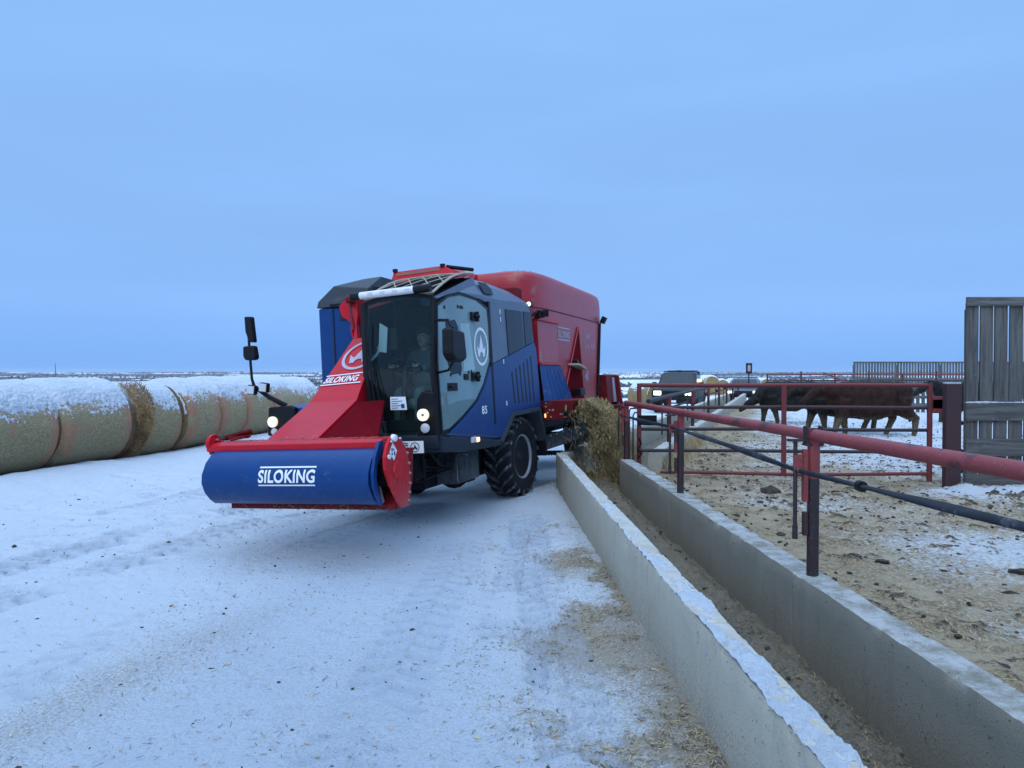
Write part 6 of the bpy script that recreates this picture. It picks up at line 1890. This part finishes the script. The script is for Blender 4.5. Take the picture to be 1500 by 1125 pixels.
# ------------------------------------------------------------------ straw, clods and litter on the ground
def scatter_straw(name, X, Y, Z, mat, label, cat, lmin, lmax, wmin, wmax, lift=0.006):
    n = len(X)
    P = np.stack([X, Y, Z + lift], 1)
    a = rng.uniform(0, 6.28, n)
    D = np.stack([np.cos(a), np.sin(a), rng.normal(0, 0.12, n)], 1)
    o = blades(name, P, D, rng.uniform(lmin, lmax, n), rng.uniform(wmin, wmax, n), mat, None, 'stuff', np.array([0.0, 0, 1.0]))
    tag(o, label, cat)

def surf(o, X, Y):
    dg = None
    from mathutils.bvhtree import BVHTree
    me = o.data
    nv = len(me.vertices)
    co = np.empty(nv * 3, np.float32); me.vertices.foreach_get('co', co)
    co = co.reshape(-1, 3)
    # nearest grid vertex by coarse bins
    key = {}
    cell = 0.06
    ij = np.floor(co[:, :2] / cell).astype(np.int64)
    kk = ij[:, 0] * 100003 + ij[:, 1]
    order = np.argsort(kk); kk = kk[order]
    q = np.floor(np.stack([X, Y], 1) / cell).astype(np.int64)
    qk = q[:, 0] * 100003 + q[:, 1]
    pos = np.clip(np.searchsorted(kk, qk), 0, nv - 1)
    ok = kk[pos] == qk
    return co[order[pos], 2], ok

yard = bpy.data.objects['snowy_yard']; pen = bpy.data.objects['pen_ground']; tro = bpy.data.objects['trough_floor']
n = 15000
Y = 1.4 + 12 * rng.uniform(0, 1, n) ** 1.5
X = rng.uniform(-5.5, 0.95, n)
dens = 0.20 + 0.8 * (fbm(X * 0.9, Y * 0.9, 14, 3) > 0.60) + 0.8 * np.exp(-((X - 0.42) / 0.35) ** 2 - ((Y - 4.75) / 0.5) ** 2) + 0.5 * np.exp(-(((X + 2.05) - 0.35 * (Y - 4.6)) / 0.35) ** 2) * (Y < 6.2)
k = (rng.uniform(0, 1, n) < dens) & (X < x_left(Y) - 0.02)
X, Y = X[k], Y[k]
Z, ok = surf(yard, X, Y)
scatter_straw('straw_litter', X[ok], Y[ok], Z[ok], m['darkstraw'], 'short bits of straw strewn over the packed snow', 'straw', 0.006, 0.045, 0.0015, 0.004)
n = 30000
Y = 1.5 + 7 * rng.uniform(0, 1, n) ** 1.2; X = x_left(Y) - 0.01 - np.abs(rng.normal(0, 0.5, n))
k = (rng.uniform(0, 1, n) < 0.10 + 0.9 * sstep(0.50, 0.64, fbm(X * 2.3, Y * 1.9, 35, 4, 0.6)))
X, Y = X[k], Y[k]; Z, ok = surf(yard, X, Y)
kk = rng.uniform(0, 1, len(X)) < 0.5
scatter_straw('spilled_straw', X[ok & kk], Y[ok & kk], Z[ok & kk], m['straw'], 'pale straw spilled in patches on the snow along the near wall', 'straw', 0.008, 0.05, 0.0015, 0.004)
scatter_straw('trodden_straw', X[ok & ~kk], Y[ok & ~kk], Z[ok & ~kk], m['darkstraw'], 'dark trodden straw in patches on the snow along the near wall', 'straw', 0.006, 0.04, 0.002, 0.005, 0.003)
n = 420
Y = 1.6 + 8 * rng.uniform(0, 1, n) ** 1.4; X = rng.uniform(-3.5, 0.9, n)
k = X < x_left(Y) - 0.03
X, Y = X[k], Y[k]; Z, ok = surf(yard, X, Y)
scatter_straw('leaf_litter', X[ok], Y[ok], Z[ok], m['straw'], 'pale flat leaf and stalk scraps on the packed snow', 'litter', 0.012, 0.045, 0.005, 0.012)
n = 500
Y = np.concatenate([1.6 + 8 * rng.uniform(0, 1, 300) ** 1.3, rng.uniform(5, 12, 200)]); X = np.concatenate([rng.uniform(-4, 0.9, 300), rng.uniform(-6, -2.5, 200)])
k = X < x_left(Y) - 0.03
X, Y = X[k], Y[k]; Z, ok = surf(yard, X, Y); X, Y, Z = X[ok], Y[ok], Z[ok]
S = rng.uniform(0.003, 0.014, (len(X), 3)) * np.where(rng.uniform(0, 1, (len(X), 1)) < 0.06, 2.2, 1); S[:, 2] *= 0.6
tag(lumps('dirt_specks', np.stack([X, Y, Z], 1), S, m['dung']), 'dark specks of dirt on the snow', 'dirt')
# snow crumbs kicked up along the wall and the bank
n = 3000
Y = np.concatenate([rng.uniform(3, 12, 1800), rng.uniform(5, 13, 1200)]); X = np.concatenate([x_left(Y[:1800]) - 0.03 - np.abs(rng.normal(0, 0.22, 1800)), rng.uniform(-6.2, -2.6, 1200)])
Z, ok = surf(yard, X, Y); X, Y, Z = X[ok], Y[ok], Z[ok]
S = rng.uniform(0.003, 0.011, (len(X), 3)) * np.clip(Y / 8, 0.5, 1.4)[:, None]; S[:, 2] *= 0.7
tag(lumps('snow_crumbs', np.stack([X, Y, Z], 1), S, m['snow_clean'], seed=11), 'small crumbs of snow by the wall and on the bank', 'snow')
# pen: straw, clods, frozen dung
n = 26000
Y = 1.8 + 14 * rng.uniform(0, 1, n) ** 1.3; X = x_right(Y) + 0.22 + 7.5 * rng.uniform(0, 1, n) ** 1.5
Z, ok = surf(pen, X, Y)
scatter_straw('pen_straw', X[ok], Y[ok], Z[ok], m['straw'], 'trampled straw on the ground of the cattle pen', 'straw', 0.012, 0.075, 0.002, 0.006, 0.004)
n = 8000
Y = 2.6 + 22 * rng.uniform(0, 1, n) ** 1.2; X = x_right(Y) + 0.4 + 11 * rng.uniform(0, 1, n) ** 1.1
k = rng.uniform(0, 1, n) < (0.25 + 0.75 * sstep(5.5, 9, Y))
X, Y = X[k], Y[k]
Z, ok = surf(pen, X, Y); X, Y, Z = X[ok], Y[ok], Z[ok]
S = rng.uniform(0.006, 0.030, (len(X), 3)) * np.where(rng.uniform(0, 1, (len(X), 1)) < 0.06, 2.0, 1); S[:, 2] *= 0.6
tag(lumps('frozen_clods', np.stack([X, Y, Z], 1), S, m['dung'], seed=5), 'dark frozen clods and dung on the pen ground', 'clods')
# a few larger dung lumps that stand out
big = [(1196, 470, 0), ]
for lab, x, y, s_ in (('large dark dung lump on the pen ground near the right edge', 4.05, 5.95, 0.075), ('first of two dark dung lumps right of the foot of the nearest fence post', 2.82, 6.15, 0.05), ('second of two dark dung lumps right of the foot of the nearest fence post', 3.02, 6.1, 0.05), ('dung lump below the corner of the gate', 3.35, 9.7, 0.11)):
    z_, ok = surf(pen, np.array([x]), np.array([y]))
    o = lumps('dung_lump', np.array([[0.0, 0, 0], [s_ * 0.7, s_ * 0.2, -0.01], [-s_ * 0.5, s_ * 0.3, 0]]), np.array([[s_, s_ * 0.8, s_ * 0.55], [s_ * 0.6, s_ * 0.6, s_ * 0.4], [s_ * 0.7, s_ * 0.5, s_ * 0.4]]), m['dung'], None, None, int(s_ * 1000 + x * 10))
    o.location = (x, y, float(z_[0]) + s_ * 0.25)
    tag(o, lab, 'dung', 'larger dung lumps in the pen')
# trough remains
n = 26000
Y = 1.2 + 11 * rng.uniform(0, 1, n) ** 1.4; X = x_left_in(Y) + (x_right(Y) - x_left_in(Y)) * rng.uniform(0.02, 0.98, n)
Z = trough_z(X, Y)
scatter_straw('feed_remains', X[::3], Y[::3], Z[::3], m['feed'], 'leftover feed straws along the trough floor', 'feed', 0.01, 0.05, 0.0015, 0.004, 0.004)
scatter_straw('dark_feed_remains', X[1::3], Y[1::3], Z[1::3], m['darkstraw'], 'dark soaked straws along the trough floor', 'feed', 0.01, 0.04, 0.0015, 0.004, 0.004)
n = 420
Y = 1.4 + 10.5 * rng.uniform(0, 1, n) ** 1.2; X = x_left_in(Y) + (x_right(Y) - x_left_in(Y)) * rng.uniform(0.05, 0.95, n)
S = rng.uniform(0.004, 0.016, (n, 3)) * np.where(rng.uniform(0, 1, (n, 1)) < 0.10, 2.2, 1); S[:, 2] *= 0.7
tag(lumps('trough_clods', np.stack([X, Y, trough_z(X, Y)], 1), S, m['dung'], seed=8), 'dark clods lying in the trough', 'clods')
# long dry straw heaped against the low wall past the gate
n = 3000
Y = rng.uniform(11.4, 16.5, n); h_ = rng.uniform(0, 1, n) ** 1.4
X = -1.74 + 0.352 * Y + 0.02 + 0.30 * (1 - h_) * rng.uniform(0.3, 1, n)
Z = 0.12 + 0.34 * h_ * fbm(Y * 1.5, Y * 0, 88, 2)
D = np.stack([rng.normal(0.35, 0.3, n), rng.normal(-0.1, 0.3, n), -np.ones(n)], 1)
tag(blades('leaning_straw', np.stack([X, Y, Z + 0.05], 1), D, rng.uniform(0.08, 0.28, n), rng.uniform(0.003, 0.007, n), m['straw']), 'long dry straw leaning on the low wall past the gate', 'straw')

# ------------------------------------------------------------------ far bushes and woods
n = 60000
r0 = np.exp(rng.uniform(math.log(150), math.log(6500), n)); a0 = rng.uniform(-0.70, 0.70, n)
X, Y = r0 * np.sin(a0), r0 * np.cos(a0)
wm = fbm(X / 420.0, Y / 150.0, 41, 4) + 0.16 * sstep(700, 2600, r0) - 0.06
keep = (wm > 0.53) & (rng.uniform(0, 1, n) < 0.55)
keep |= (rng.uniform(0, 1, n) < 0.035) & (r0 < 1200)
X, Y, r0 = X[keep][:14000], Y[keep][:14000], r0[keep][:14000]
Zf = far_z(X, Y)
hgt = rng.uniform(2.5, 7, len(X)) * np.where(r0 < 500, 0.45, 1)
S = np.stack([hgt * rng.uniform(0.35, 0.8, len(X)), hgt * rng.uniform(0.35, 0.8, len(X)), hgt * 0.55], 1)
o = lumps('far_woods', np.stack([X, Y, Zf + hgt * 0.35], 1), S, M('bare_winter_wood', (0.075, 0.072, 0.075), 0.9, var=0.4, scale=0.05), seed=13)
tag(o, 'dark bare woods and bushes in bands across the snowy valley', 'woods')

# ------------------------------------------------------------------ air: faint blue haze out to the horizon
USE_HAZE = True
if USE_HAZE:
    t = bpy.data.materials.new('thin_haze')
    t.use_nodes = True
    t.node_tree.nodes.clear()
    ho = t.node_tree.nodes.new('ShaderNodeOutputMaterial')
    hv = t.node_tree.nodes.new('ShaderNodeVolumePrincipled')
    hv.inputs['Color'].default_value = (0.85, 0.9, 0.97, 1)
    hv.inputs['Density'].default_value = 0.00005
    hv.inputs['Anisotropy'].default_value = 0.2
    t.node_tree.links.new(hv.outputs[0], ho.inputs['Volume'])
    s = MB().bb(-9200, 9200, -9200, 9200, -75, 36)
    o = s.build('haze', t)
    o['kind'] = 'stuff'
    o['label'] = 'thin winter haze over the whole valley'

# pieces too small to pick apart singly stay joined, as stuff
for o in bpy.data.objects:
    if o.name.split('.')[0] in ('step_bolts', 'panel_latches', 'hydraulic_hoses', 'hose_loops', 'door_fixings', 'rim_bolts', 'chute_bolts', 'conveyor_bolts', 'conveyor_belt_cleats', 'locker_rivets', 'label_print', 'sticker_print', 'wheel_nuts', 'linkage_pins', 'pivot_pins', 'light_bar_lenses', 'lettering_lines', 'plate_lines', 'print_lines', 'bracing', 'grille', 'roof_rack', 'eyes_and_mouth', 'work_lamps', 'brace_lamp', 'bolt'):
        o['kind'] = 'stuff'
